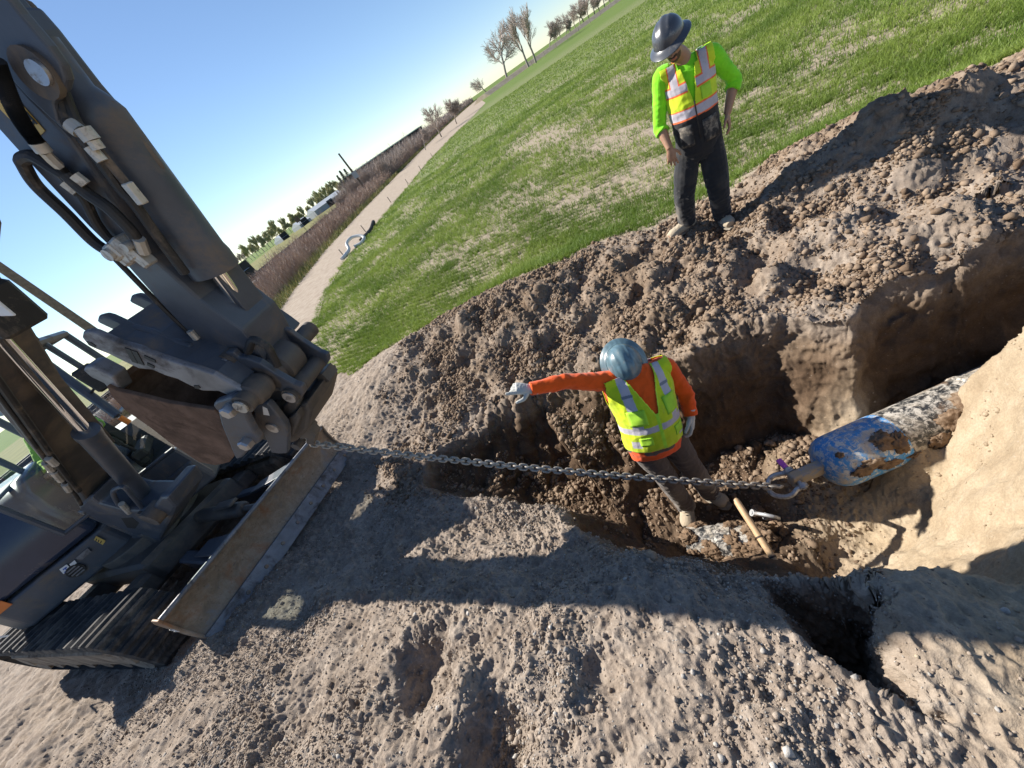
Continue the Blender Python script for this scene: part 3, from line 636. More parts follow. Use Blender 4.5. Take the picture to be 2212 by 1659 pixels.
# swing post
b = MB(); arm_plate(b, [(167,1094),(181,1080),(197,1073),(215,1087),(266,1101),(324,1103),(343,1075),(363,1073),(382,1096),(372,1120),(343,1173),(333,1187),(300,1210),(269,1231),(243,1226),(213,1233),(220,1214),(255,1184),(282,1163),(280,1150),(245,1136),(222,1133),(197,1117),(171,1106)], .17, -.17)
post = b.build('swing_post', [PAINT], EXC, bevel=.03)
b = MB(); pin(b, 178, 1106, .17, .185, .032); b.build('pivot_pin', [STEEL], post, smooth=True)
b = MB(); pin(b, 318, 1112, .17, .20, .075); pin(b, 352, 1090, .1, .26, .09); b.build_each('post_boss', [PAINT2], post, bevel=.01, smooth=True)
b = MB(); arm_plate(b, [(262,1120),(285,1118),(300,1130),(292,1142),(275,1140)], .172, .16); arm_plate(b, [(262,1212),(285,1196),(296,1206),(270,1224)], .172, .16); b.build_each('post_recess_shade', [INK_SHADE], post)  # flat black patches painted as shade in the casting's hollows
b = MB(); b.tube([U(1.05, -.05, 1.0), U(1.05, -.05, .8)], .16, 20); b.tube([AP(218, 1215, .1), U(.75, -.4, .95)], .05, 12); b.build_each('post_mount', [PAINT2], post, bevel=.01, smooth=True)

# undercarriage: tracks
def track(side):
    rc = side * 1.12; L, rr, hw = 1.18, .34, .26; zc = .36
    path = []
    for k in range(14): path.append((-L + 2 * L * k / 14, zc + rr - .02 * math.sin(math.pi * k / 14), 1))
    for k in range(12): a = math.pi / 2 - math.pi * k / 12; path.append((L + rr * math.cos(a), zc + rr * math.sin(a), 0))
    for k in range(14): path.append((L - 2 * L * k / 14, zc - rr, 0))
    for k in range(12): a = -math.pi / 2 - math.pi * k / 12; path.append((-L + rr * math.cos(a), zc + rr * math.sin(a), 0))
    P2 = [V(p[0], p[1]) for p in path]; fine = []
    n = len(P2)
    for i in range(n):
        for j in range(4): fine.append(P2[i] + (P2[(i + 1) % n] - P2[i]) * j / 4)
    n = len(fine); b = MB(); vs = []
    for i, p in enumerate(fine):
        t = unit(fine[(i + 1) % n] - fine[i - 1]); nn = V(-t[1], t[0])
        o = .030 if (i % 4) in (0, 1) else 0.0
        for r_, q in ((-hw, p - nn * .05), (-hw + .015, p + nn * o), (0, p + nn * (o + .004)), (hw - .015, p + nn * o), (hw, p - nn * .05)):
            vs.append(T(q[0], rc + r_ * side, q[1]))
    fs = []
    for i in range(n):
        j = (i + 1) % n
        for k in range(5): fs.append((i * 5 + k, i * 5 + (k + 1) % 5, j * 5 + (k + 1) % 5, j * 5 + k))
    b.add(vs, fs); tr = b.build('track', [TRACKM], EXC)
    b = MB(); b.box(T(0, rc, zc), FT, RT, ZU, L - .02, hw - .012, .20, bev=.05)
    for k in range(5): b.lathe(T(-.8 + .4 * k, rc - side * (hw - .04), .22), RT * side, [(0, 0), (0, .10), (2 * hw - .06, .10), (2 * hw - .06, .05), (2 * hw - .09, 0)], 16)
    b.build('track_frame', [TMUD], tr, bevel=.01)
    for f_, nm in ((L, 'idler'), (-L, 'sprocket')):
        b = MB(); b.lathe(T(f_, rc - side * (hw - .05), zc), RT * side, [(0, 0), (0, .25), (2 * hw - .08, .25), (2 * hw - .10, .12), (2 * hw - .06, .10), (2 * hw - .06, 0)], 26); b.build(nm, [TMUD], tr, bevel=.008, smooth=True)
track(1); track(-1)
b = MB(); b.box(T(0, 0, .55), FT, RT, ZU, .75, .62, .16, bev=.05); b.lathe(T(0, 0, .68), ZU, [(0, .55), (.2, .55)], 30)
for f_ in (-.55, .55): b.box(T(f_, 0, .48), FT, RT, ZU, .14, .85, .10, bev=.03)
b.build('undercarriage_frame', [PAINT2], EXC, bevel=.01)
# blade
prof = [(2.04, .10), (1.975, .20), (1.935, .32), (1.935, .44), (1.965, .54), (2.015, .615)]
prof = [tuple(p) for p in np.array(smooth_path([V(a, z, 0) for a, z in prof], 4))[:, :2]]
rs = np.linspace(-1.13, 1.17, 24)
b = MB(); vs = []; n = len(prof)
for r_ in rs:
    for a, z in prof: vs.append(T(a, r_, z + .02))
    for a, z in prof[::-1]: vs.append(T(a - .035, r_, z + .02))
fs = []; m_ = 2 * n
for i in range(len(rs) - 1):
    for k in range(m_): fs.append((i * m_ + k, (i + 1) * m_ + k, (i + 1) * m_ + (k + 1) % m_, i * m_ + (k + 1) % m_))
fs += [tuple(range(m_)), tuple((len(rs) - 1) * m_ + k for k in range(m_))[::-1]]
b.add(vs, fs)
def blade_mat():
    m, t, bs = nodes('rusty_blade_steel'); co = objco(t)
    n1 = noise_node(t, 2.2, 8, .7, co, .3); n2 = noise_node(t, 9, 8, .75, co, .5); n3 = noise_node(t, 30, 5, .7, co)
    c = ramp(t, n2, [(.3, (.15, .115, .085)), (.5, (.25, .19, .135)), (.7, (.34, .28, .22))])
    c = mixc(t, maprange(t, n1, .52, .66), c, (.25, .105, .04)); c = mixc(t, maprange(t, n1, .44, .30), c, (.17, .19, .225))
    c = mixc(t, maprange(t, n3, .58, .7, 0, .75), c, (.09, .065, .05))
    t.links.new(c, bs.inputs['Base Color']); bs.inputs['Metallic'].default_value = .25; t.links.new(maprange(t, n2, .3, .7, .42, .75), bs.inputs['Roughness']); bump(t, bs, n3, .3, .006); return m
BLADEM = blade_mat()
blade = b.build('dozer_blade', [BLADEM], EXC, smooth=True, ang=50)
b = MB(); b.prism([T(2.055, -1.14, .085), T(2.07, -1.14, .085), T(2.005, -1.14, .245), T(1.985, -1.14, .245)], RT * 2.32)
ce = b.build('cutting_edge', [GREYM], blade, bevel=.004)
b = MB()
for r_ in np.linspace(-1.0, 1.04, 9): b.lathe(T(2.035, r_, .165), FT * .95 + V(0, 0, .3), [(0, 0), (0, .022), (.012, .018), (.012, 0)], 10)
b.build_each('edge_bolt', [BLADEM], ce, smooth=True)
for r_ in (-1.15, 1.17):
    b = MB(); b.prism([T(2.06, r_, .09), T(1.99, r_, .25), T(1.97, r_, .40), T(2.0, r_, .56), T(2.04, r_, .66), T(1.97, r_, .68), T(1.90, r_, .62), T(1.88, r_, .35), T(1.93, r_, .14)], RT * .022)
    b.build('end_plate', [BLADEM], blade, bevel=.006)
b = MB(); b.tube([T(2.0, -1.13, .638), T(2.0, 1.17, .638)], .022, 12); b.build('top_rail', [GREYM], blade, smooth=True)
b = MB(); 
_m = T(1.93, 1.194, .46)
for k in range(3): b.box(_m + V(0, 0, .022 - .02 * k), FT, RT, ZU, .034 - .006 * (k == 1), .0015, .006)
b.build('maker_mark', [WHITEM], blade)
b = MB()
for sgn in (-1, 1): 
    b.box((T(.9, .42 * sgn, .42) + T(1.93, .55 * sgn, .34)) / 2, T(1.93, .55 * sgn, .34) - T(.9, .42 * sgn, .42), RT, ZU, .52, .07, .09, bev=.02)
    b.prism([T(1.3, .30 * sgn, .52), T(1.92, .36 * sgn, .60), T(1.92, .60 * sgn, .60), T(1.3, .50 * sgn, .52)], V(0, 0, .02))
b.build('blade_arm', [PAINT], EXC, bevel=.01)
b = MB(); b.lathe(T(.75, -.05, .62), T(1.9, -.05, .50) - T(.75, -.05, .62), [(0, 0), (0, .07), (.1, .085), (.75, .085), (.78, .06), (.78, .035), (1.15, .035)], 24); b.box(T(1.35, -.05, .68), FT, RT, ZU, .16, .06, .02, bev=.01); b.build('blade_cylinder', [PAINT2], EXC, smooth=True)

# house
b = MB()
foot = [(.72, .72), (.98, .66), (.98, .22), (.78, .16), (.70, -.28), (.84, -.42), (.86, -1.45), (.72, -1.62), (-1.2, -1.62), (-1.55, -1.1), (-1.65, -.4), (-1.55, .45), (-1.2, .74)]
b.prism([U(a, bb, .88) for a, bb in foot], V(0, 0, .36)); house = b.build('house_frame', [PAINT], EXC, bevel=.03)
b = MB(); hp = [(.84, 1.255), (.86, 1.5), (.84, 1.75), (.74, 1.96), (.52, 2.06), (0, 2.08), (-.5, 1.9), (-1.1, 1.7), (-1.15, 1.255)]
b.prism([U(a, -.40, z) for a, z in hp], -LU * 1.22); hood = b.build('side_hood', [GLOSSP], EXC, bevel=.06, seg=4, smooth=True, ang=60)
b = MB(); b.prism([U(a, -1.62, z) for a, z in hp], -LU * -.001 - LU * .02); b.build('hood_end', [GLOSSP], hood)
b = MB(); b.box(U(-1.05, -.4, 1.42), FU, LU, ZU, .5, 1.12, .3, bev=.12); b.build('counterweight', [PAINT], EXC, bevel=.02)
b = MB(); A = hit(10, 1305, U(.866, 0, 0), FU); b.box(A + LU * -.12 + FU * .0, LU, FU, ZU, .14, .004, .05, bev=.003); b.build('orange_stripe', [ORANGE], hood)
fp = U(.862, 0, 0)
def fdecal(mb, px, m=0, lift=.003, th=.002): mb.prism([hit(x, y, fp + FU * lift, FU) for x, y in px], FU * th, m)
b = MB(); fdecal(b, [(128,1230),(144,1219),(154,1228),(137,1240)]); fdecal(b, [(150,1219),(161,1210),(166,1216),(154,1225)]); dec = b.build('white_sticker', [WHITEM], house)
b = MB()
for q in [[(135,1230),(143,1224),(145,1226),(137,1232)],[(139,1228),(141,1226),(146,1231),(144,1233)],[(138,1236),(147,1229),(149,1230),(140,1238)]]: fdecal(b, q, 0, .0055, .001)
b.build('sticker_mark', [BLUEM], dec)
b = MB(); fdecal(b, [(203,1166),(208,1158),(228,1168),(222,1177)]); yp = b.build('yellow_plate', [YELLOW], house)
b = MB(); 
for k in range(3): fdecal(b, [(208 + 5 * k,1163 + 2.4 * k),(210 + 5 * k,1164 + 2.4 * k),(208 + 5 * k,1169 + 2.4 * k),(206 + 5 * k,1168 + 2.4 * k)], 0, .0055, .001)
b.build('plate_mark', [INK_SHADE], yp)
b = MB(); fdecal(b, [(163,1206),(189,1184),(198,1192),(173,1213)]); b.build('data_plate', [GREYM], house)
b = MB(); c0 = hit(164, 1232, fp, FU); b.lathe(c0, FU, [(0, .075), (.012, .075), (.012, .06), (.004, .06), (.004, 0)], 26)
grl = b.build('round_grille', [BLACK], house, smooth=True)
b = MB()
for k in range(4): b.box(c0 + FU * .012 + V(0, 0, -.045 + .03 * k), LU, FU, ZU, .055 - .012 * (k in (0, 3)), .004, .007)
b.build('grille_bar', [GREYM], grl)
tx = bpy.data.curves.new('t', 'FONT'); tx.body = 'ER'; tx.size = .20; tx.extrude = .002; to = bpy.data.objects.new('t', tx); COL.objects.link(to)
p0_ = hit(2, 1389, fp + FU * .004, FU)
to.matrix_world = Matrix([[LU[0], 0, FU[0], 0], [LU[1], 0, FU[1], 0], [0, 1, 0, 0], [0, 0, 0, 1]])
bpy.context.view_layer.update()
tm = bpy.data.meshes.new_from_object(to.evaluated_get(bpy.context.evaluated_depsgraph_get())); tm.transform(to.matrix_world); bpy.data.objects.remove(to)
co_ = np.empty(len(tm.vertices) * 3, np.float32); tm.vertices.foreach_get('co', co_); co_ = co_.reshape(-1, 3) + (p0_ - LU * .13).astype(np.float32); tm.vertices.foreach_set('co', co_.ravel())
tm.materials.clear(); tm.materials.append(WHITEM); link('lettering', tm, house)

# cab
def glass_mat():
    m, t, bs = nodes('cab_glass'); t.nodes.remove(bs); o = t.nodes['Material Output']
    tr = t.nodes.new('ShaderNodeBsdfTransparent'); tr.inputs[0].default_value = (.86, .92, .90, 1)
    gl = t.nodes.new('ShaderNodeBsdfGlossy'); gl.inputs['Roughness'].default_value = .03; gl.inputs[0].default_value = (.9, .95, .95, 1)
    fr = t.nodes.new('ShaderNodeFresnel'); fr.inputs[0].default_value = 1.5
    mx = t.nodes.new('ShaderNodeMixShader'); t.links.new(math_(t, 'ADD', fr.outputs[0], .03, True), mx.inputs[0]); t.links.new(tr.outputs[0], mx.inputs[1]); t.links.new(gl.outputs[0], mx.inputs[2]); t.links.new(mx.outputs[0], o.inputs[0]); return m
GLASS = glass_mat()
bR, bL = -.52, .68; zb, zk, zt = .94, 2.05, 2.98; af, at_, ar = .95, .62, -.78; zw = 1.44
b = MB(); b.box(U(.90, (-.30 + bL) / 2, (zb + zw) / 2), FU, LU, ZU, .06, (bL + .30) / 2, (zw - zb) / 2, bev=.02); b.box(U(.05, bL - .03, (zb + 1.25) / 2), FU, LU, ZU, .84, .03, .16, bev=.015); b.box(U(.05, 0.2, .97), FU, LU, ZU, .85, .45, .03); b.box(U(ar, (bR + bL) / 2, 1.3), FU, LU, ZU, .04, .48, .4, bev=.02)
cab = b.build('cab', [PAINT], EXC)
b = MB(); pr = .032
for bb in (bR, bL): 
    b.tube([U(af, bb, zk), U(at_, bb, zt)], pr + .012, 8); b.tube([U(ar, bb, zb), U(ar, bb, zt)], pr + .01, 8); b.tube([U(.12, bb, zb), U(.10, bb, zt)], pr, 8); b.tube([U(at_, bb, zt), U(ar, bb, zt)], pr + .015, 8); b.tube([U(af, bb, zk), U(.12, bb, zk)], .02, 8)
for a, z in ((at_, zt), (ar, zt), (.1, zt)): b.tube([U(a, bR, z), U(a, bL, z)], pr + .005, 8)
b.tube([U(af, bR, zw), U(af, bR, zk)], .028, 8); b.tube([U(af, bR, zw + .01), U(af, bL, zw + .01)], .02, 8)
b.build('cab_frame', [PAINT], cab, smooth=True)
b = MB(); b.add([U(at_, bR, zt + .02), U(at_, bL, zt + .02), U(ar, bL, zt + .02), U(ar, bR, zt + .02)], [(0, 1, 2, 3)]); b.build('cab_roof', [GLASS], cab)  # roof made a glass pane so its shadow on the ground stays faint
b = MB(); b.add([U(af, bR + .03, zw + .02), U(af, bL, zw + .02), U(af, bL, zk), U(af, bR + .03, zk), U(at_, bL - .03, zt), U(at_, bR + .03, zt)], [(0, 1, 2, 3), (3, 2, 4, 5)]); b.build('windscreen', [GLASS], cab)
b = MB(); b.add([U(af, bL, zw), U(.12, bL, zw), U(.12, bL, zk), U(af, bL, zk)], [(0, 1, 2, 3)]); b.build('side_window', [GLASS], cab)
b = MB(); b.add([U(af - .05, bR, zw), U(.12, bR, zw), U(.12, bR, zt - .05), U(at_ - .03, bR, zt - .05), U(af - .05, bR, zk)], [(0, 1, 2, 3, 4)]); b.build('side_window', [GLASS], cab)
b = MB(); b.box(U(-.25, -.10, 1.35), FU, LU, ZU, .25, .25, .09, bev=.06); b.box(U(-.48, -.10, 1.75), FU, LU, ZU, .08, .24, .36, bev=.06); b.build('seat', [BLACK], cab, bevel=.01)
b = MB()
for bb in (-.40, .26): b.box(U(.05, bb, 1.5), FU, LU, ZU, .3, .07, .06, bev=.02); b.tube([U(.28, bb, 1.55), U(.32, bb, 1.72)], .018, 8); b.tube([U(.32, bb, 1.72), U(.33, bb, 1.84)], .028, 10)
b.build('control_lever', [BLACK], cab)
b = MB(); b.tube(smooth_path([U(.86, bL + .03, zk + .3), U(.98, bL + .16, zk + .36), U(1.0, bL + .18, zk + .5)], 5), .012, 8); b.box(U(1.0, bL + .2, zk + .4), FU, LU, ZU, .03, .09, .14, bev=.02); b.build('mirror', [BLACK], cab)
b = MB(); b.tube([U(.97, bL, zk - .02), U(.97, bL, zk - .12)], .028, 8); b.build('marker_lamp', [TAILL], cab)
b = MB(); b.tube(smooth_path([U(.2, bL + .02, zt), U(.3, bL + .06, zt + .06), U(.5, bL + .06, zt + .06), U(.6, bL + .02, zt)], 4), .012, 8); b.build('grab_rail', [BLACK], cab)
# ------------------------------------------------------------- pipe and pulling gear in the trench
PD = unit(V(.98, -.19, -.03)); PA = gd(1776, 1008, 2.58); PR = .178
def pipe_mat(blue):
    m, t, bs = nodes('blue_pull_head' if blue else 'black_plastic_pipe'); co = objco(t)
    n1 = noise_node(t, 26, 8, .75, co, .6); n2 = noise_node(t, 5.0, 8, .72, co, .5); n3 = noise_node(t, 60, 6, .7, co); n4 = noise_node(t, 3.1, 5, .65, co, .8)
    base = ramp(t, n2, [(.3, (.03, .20, .52)), (.7, (.07, .33, .68))]) if blue else ramp(t, n2, [(.3, (.014, .016, .019)), (.7, (.035, .038, .042))])
    c = mixc(t, maprange(t, n1, .50 if blue else .47, .57), base, (.58, .58, .56) if blue else (.46, .43, .385))
    c = mixc(t, math_(t, 'MULTIPLY', maprange(t, n2, .49 if blue else .46, .60), .85), c, (.44, .385, .31))
    c = mixc(t, maprange(t, n4, .55, .62), c, (.15, .10, .068))
    c = mixc(t, math_(t, 'MULTIPLY', maprange(t, n3, .6, .66), .8), c, (.09, .058, .04))
    t.links.new(c, bs.inputs['Base Color']); t.links.new(maprange(t, n2, .4, .6, .35, .9), bs.inputs['Roughness']); bump(t, bs, n3, .35, .006); return m
PIPEB, PIPEK = pipe_mat(True), pipe_mat(False)
pipe = empty('pipe', PA + PD * .4 - V(0, 0, PR), 'thick black pipe caked with pale mud, with a bright blue pulling head', 'pipe')
HL = .44
b = MB(); b.lathe(PA, PD, [(HL, 0), (HL, PR - .004), (.95, PR - .004), (.96, PR + .006), (.985, PR + .006), (.995, PR - .004), (4.2, PR - .004), (4.2, 0)], 56); b.build('pipe_barrel', [PIPEK], pipe, smooth=True)
b = MB(); b.lathe(PA, PD, [(-.012, 0), (-.012, .07), (-.004, .105), (.018, .140), (.05, .164), (.085, .176), (.12, PR), (HL - .02, PR), (HL, PR - .004), (HL + .004, PR - .012), (HL + .004, 0)], 56); head = b.build('pull_head', [PIPEB], pipe, smooth=True)
hu = unit(np.cross(np.cross(PD, V(0, 0, 1)), PD)); hs = np.cross(PD, hu)
b = MB(); b.box(PA - PD * .10, PD, hs, hu, .125, .030, .055, bev=.008); b.build('pull_eye', [simple('scuffed_blue_eye', (.10, .22, .42), .6, .1, .2, 12, .2, 60, (.40, .33, .24), .95, 14)], head, bevel=.003)
# lumps of mud stuck to the head and the barrel
def lump(c, r, nrm_, seed, flat=.45):
    q = bpy.data.meshes.new('x'); import bmesh
    bm = bmesh.new(); bmesh.ops.create_icosphere(bm, subdivisions=4, radius=1); v = np.array([x.co[:] for x in bm.verts]); f = [tuple(y.index for y in x.verts) for x in bm.faces]; bm.free(); bpy.data.meshes.remove(q)
    nrm_ = unit(nrm_); a = unit(np.cross(nrm_, V(.3, .2, .9))); bb = np.cross(nrm_, a)
    v = v * (1 + .45 * noise3(v * 1.4 + seed) + .34 * noise3(v * 3.7 + seed * 2) + .30 * noise3(v * 8 + seed))[:, None]
    return c + (v[:, :1] * a * r[0] + v[:, 1:2] * bb * r[1] + v[:, 2:] * nrm_ * r[2]), f
SOILM = simple('clinging_soil', (.17, .115, .075), .97, 0, .35, 22, 1.0, 60, (.28, .21, .15), .4, 9, .1)
def on_pipe(t_, ang): nn = hu * math.cos(ang) + hs * math.sin(ang); return PA + PD * t_ + nn * (PR - .004), nn
mb = MB()
for t_, an, r in [(.32,.50,(.062,.055,.026)),(.20,1.05,(.075,.036,.016)),(.38,.75,(.05,.06,.028)),(.12,1.2,(.05,.035,.018)),(.28,1.35,(.07,.03,.016)),(.06,.35,(.022,.018,.014)),(.72,.8,(.09,.06,.022)),(.86,.5,(.10,.07,.026)),(.98,.95,(.09,.08,.03)),(.6,1.3,(.07,.05,.02)),(1.2,.4,(.12,.06,.02)),(.45,1.5,(.05,.03,.016))]:
    an = an if hs[1] < 0 else -an
    c, nn = on_pipe(t_, an); v, f = lump(c, r, nn, t_ * 40); mb.add(v, f)
mb.build('stuck_mud', [SOILM], pipe, smooth=True, ang=180)['kind'] = 'stuff'

# chain
CHM = simple('dusty_chain_steel', (.36, .33, .29), .55, .35, .3, 40, .2, 120, (.22, .16, .11), .45, 30)
ce0 = AP(674, 958, .02); ce1 = gd(1676, 1052, 2.44)
def link_mesh(name, pitch, wire, width, mats):
    L_, w_ = pitch / 2 + wire * 1.0, width / 2; P = []
    for k in range(20):
        a = 2 * math.pi * k / 20; x = math.cos(a); y = math.sin(a)
        P.append(V(x * (w_) + (L_ - w_) * (1 if x > 0.001 else -1 if x < -.001 else 0), y * w_, 0))
    q = MB(); q.tube(P, wire, 8, closed=True)
    me = new_mesh(name, np.concatenate(q.v), q.f, mats, True); return me
cdir = unit(ce1 - ce0); clen = np.linalg.norm(ce1 - ce0); NL = 80; pitch = clen / NL
chain = empty('chain', ce0, 'rusty dusty steel chain drawn tight from the excavator coupler to the pipe head', 'chain')
lm = link_mesh('link', pitch, .0082, .034, [CHM])
def put_link(p, x, roll, parent, base):
    x = unit(x); z = unit(np.cross(x, V(0, 0, 1))); y = np.cross(z, x); c, s = math.cos(roll), math.sin(roll); y2 = y * c + z * s; z2 = np.cross(x, y2)
    o = bpy.data.objects.new('link', lm); COL.objects.link(o); o.parent = parent
    Mx = Matrix([[x[0], y2[0], z2[0], 0], [x[1], y2[1], z2[1], 0], [x[2], y2[2], z2[2], 0], [0, 0, 0, 1]]); Mx.translation = Vector(p - base); o.matrix_local = Mx; return o
for k in range(NL):
    t_ = (k + .5) / NL; sag = -.05 * 4 * t_ * (1 - t_) * V(0, 0, 1)
    put_link(ce0 + (ce1 - ce0) * t_ + sag, cdir + V(0, 0, -.05 * 4 * (1 - 2 * t_) / clen), (.6 if k % 2 else .6 + math.pi / 2) + rng.normal() * .12, chain, ce0)
wr = AP(655, 948, .02)
for k in range(16):
    a = 2 * math.pi * k / 16 * 1.12; R0 = .075
    p = wr + (FA * math.cos(a) * .9 + V(0, 0, 1) * math.sin(a) * .6 + NA * (.35 * math.cos(a) - .3)) * R0; x = -FA * math.sin(a) * .9 + V(0, 0, 1) * math.cos(a) * .6 - NA * .35 * math.sin(a)
    put_link(p, x, (k % 2) * math.pi / 2 + .4, chain, ce0)
GALV = simple('galvanised_shackle', (.50, .51, .52), .42, .5, .2, 18, .1, 90, (.20, .14, .10), .38, 22)
PINK = simple('pink_pin', (.62, .12, .55), .45, 0, .1, 20, .05)
def shackle(base, ax, side, up, label, sc_=1.0):
    """ax: from the pin towards the bow; side: along the pin"""
    ax = unit(ax); side = unit(side - ax * (side @ ax)); e = empty('shackle', base, label, 'shackle', 'shackles of the pulling gear')
    P = [base + side * .052 * s_ * sc_ + ax * a * sc_ for s_, a in ((1, -.02), (1, .03), (1.25, .07), (1.15, .11), (.6, .145), (0, .155), (-.6, .145), (-1.15, .11), (-1.25, .07), (-1, .03), (-1, -.02))]
    q = MB(); q.tube(smooth_path(P, 5), .0135 * sc_, 12)
    for s_ in (1, -1): q.lathe(base + side * (.052 * s_ - .012) * sc_, side, [(0, 0), (0, .026 * sc_), (.024 * sc_, .026 * sc_), (.024 * sc_, 0)], 14)
    q.build('bow', [GALV], e, smooth=True)
    q = MB(); q.tube([base - side * .07 * sc_, base + side * .085 * sc_], .014 * sc_, 12); pn_ = q.build('pin', [GALV], e, smooth=True)
    q = MB(); q.box(base + side * .105 * sc_, side, ax, np.cross(side, ax), .026 * sc_, .016 * sc_, .007 * sc_, bev=.004); q.tube([base + side * .07 * sc_, base + side * .088 * sc_], .016 * sc_, 12); q.build('pin_tab', [PINK], pn_)
    return e
sb = PA - PD * .185
shackle(sb, -PD * .9 + V(0, 0, -.15), hs * (1 if hs[1] > 0 else -1) + hu * .25, hu, 'galvanised shackle with a pink pin joining chain to the blue pipe head', 1.2)
q = MB(); eb = ce1; ea = sb - PD * .12 + V(0, 0, .0)
xx = unit(ea - eb); L0 = np.linalg.norm(ea - eb) / 2 + .012; zz = unit(np.cross(xx, V(0, 0, 1))); c = (ea + eb) / 2
q.tube([c + xx * (math.cos(a) * .022 + (L0 - .022) * np.sign(round(math.cos(a), 6))) + zz * math.sin(a) * .024 for a in np.linspace(0, 2 * math.pi, 24, endpoint=False)], .0085, 8, closed=True)
q.build('end_link', [CHM], chain, smooth=True)

# loose shackle, handle and muddy fitting on the floor of the pit
fz_ = lambda x, y: float(hfield([[x, y]])[0])
sp = gd(1641, 1112, 2.72)
shackle(sp, V(.15, -.55, .5), V(.55, -.5, -.35), V(0, 0, 1), 'muddy galvanised shackle lying loose behind the wooden stick', .95)
WOOD = simple('worn_ash_wood', (.50, .335, .185), .55, 0, .2, 18, .15, 70, (.20, .14, .09), .3, 9)
h0 = gd(1587, 1076, 2.42); h1 = gd(1700, 1252, 2.12); hd = unit(h1 - h0)
hn = empty('wooden_stick', h1, 'pale round wooden stick standing up in the pit beside the muddy fitting', 'stick')
b = MB(); LH = np.linalg.norm(h1 - h0) + .18; b.lathe(h0, hd, [(0, 0), (.003, .012), (.012, .018), (.03, .0205), (LH * .5, .0205), (LH, .019), (LH, 0)], 20); b.build('shaft', [WOOD], hn, smooth=True)
for f_ in (.50, .74):
    b = MB(); b.lathe(h0 + hd * (LH - .18) * f_, hd, [(0, .0205), (.001, .0215), (.010, .0215), (.011, .0205)], 18); b.build('dark_ring', [simple('scorched_ring', (.05, .035, .025), .7)], hn, smooth=True)
b = MB(); b.lathe(h0 + hd * (LH - .18) * .86, hd, [(0, .0205), (.001, .022), (.16, .024), (.3, .024), (.3, 0)], 18); b.build('ferrule', [simple('rusty_ferrule', (.20, .16, .13), .7, .4, .3, 20, .2)], hn, smooth=True)
mf = gd(1566, 1180, 2.80); mfz = fz_(mf[0], mf[1])
fit = empty('muddy_fitting', V(mf[0], mf[1], mfz), 'black pipe fitting buried under clods of mud at the feet of the pointing worker', 'pipe fitting')
fd = unit(V(.75, -.62, .05)); fc = V(mf[0], mf[1], mfz + .14)
b = MB(); b.lathe(fc - fd * .24, fd, [(0, 0), (0, .125), (.03, .13), (.2, .135), (.22, .15), (.30, .15), (.32, .135), (.5, .135), (.5, 0)], 36); b.build('fitting_body', [PIPEK], fit, smooth=True)
mb = MB(); BOOTS = [gd(1486, 1135, 3.06), gd(1482, 1105, 3.14), gd(1572, 1100, 3.10), gd(1545, 1085, 3.16)]
for k in range(60):
    a = rng.uniform(-1.5, 1.9); t_ = rng.uniform(-.24, .28); nn = unit(V(0, 0, 1) * math.cos(a) + unit(np.cross(fd, V(0, 0, 1))) * math.sin(a))
    if -.20 < t_ < -.10 and -.2 < a < 1.2 and rng.random() < .6: continue
    if min(np.hypot(*(fc + fd * t_ + nn * .13 - q_)[:2]) for q_ in BOOTS) < .10: continue
    r = rng.uniform(.020, .048); v, f = lump(fc + fd * t_ + nn * .13, (r * 1.3, r, r * .7), nn, k * 3.7); mb.add(v, f)
for k in range(46):
    a = rng.uniform(0, 6.28); rr_ = rng.uniform(.18, .36); p = fc + V(math.cos(a) * rr_ * 1.25, math.sin(a) * rr_ * .8, 0); p[2] = fz_(p[0], p[1]) + .02; r = rng.uniform(.02, .045)
    if min(np.hypot(*(p - q_)[:2]) for q_ in BOOTS) < .15: continue
    v, f = lump(p, (r * 1.2, r, r * .9), V(0, 0, 1), k * 2.3 + 200); mb.add(v, f)
mb.build('mud_cover', [SOILM], fit, smooth=True, ang=180)['kind'] = 'stuff'
# ------------------------------------------------------------- people
def sphere_pts(c, axes, n=20, m_=14):
    P = []; F = []
    for i in range(m_ + 1):
        th = math.pi * i / m_
        for k in range(n):
            ph = 2 * math.pi * k / n; P.append(c + axes[0] * math.sin(th) * math.cos(ph) + axes[1] * math.sin(th) * math.sin(ph) + axes[2] * math.cos(th))
    for i in range(m_):
        for k in range(n): F.append((i * n + k, i * n + (k + 1) % n, (i + 1) * n + (k + 1) % n, (i + 1) * n + k))
    return P, F
def loft(mb, pts, rad, side, seg=20):
    """elliptical sections: rad = (half width along side, half depth)"""
    pts = [np.asarray(p, float) for p in pts]; n = len(pts); P = []; F = []
    for i in range(n):
        t = unit(pts[min(i + 1, n - 1)] - pts[max(i - 1, 0)]); s = np.asarray(side[i] if isinstance(side, list) else side, float); s = unit(s - t * (s @ t)); d = np.cross(t, s)
        rx, ry = rad[i] if hasattr(rad[i], '__len__') else (rad[i], rad[i])
        for k in range(seg):
            a = 2 * math.pi * k / seg; P.append(pts[i] + s * math.cos(a) * rx + d * math.sin(a) * ry)
    for i in range(n - 1):
        for k in range(seg): F.append((i * seg + k, i * seg + (k + 1) % seg, (i + 1) * seg + (k + 1) % seg, (i + 1) * seg + k))
    F.append(tuple(range(seg))[::-1]); F.append(tuple((n - 1) * seg + k for k in range(seg))); mb.add(P, F)
def dens(pts, rad, k=4):
    """smooth resampling of a path together with its radii"""
    rad = [r if hasattr(r, '__len__') else (r, r) for r in rad]
    q = smooth_path([np.concatenate([p, r]) for p, r in zip(pts, rad)], k); return [x[:3] for x in q], [(max(x[3], .004), max(x[4], .004)) for x in q]
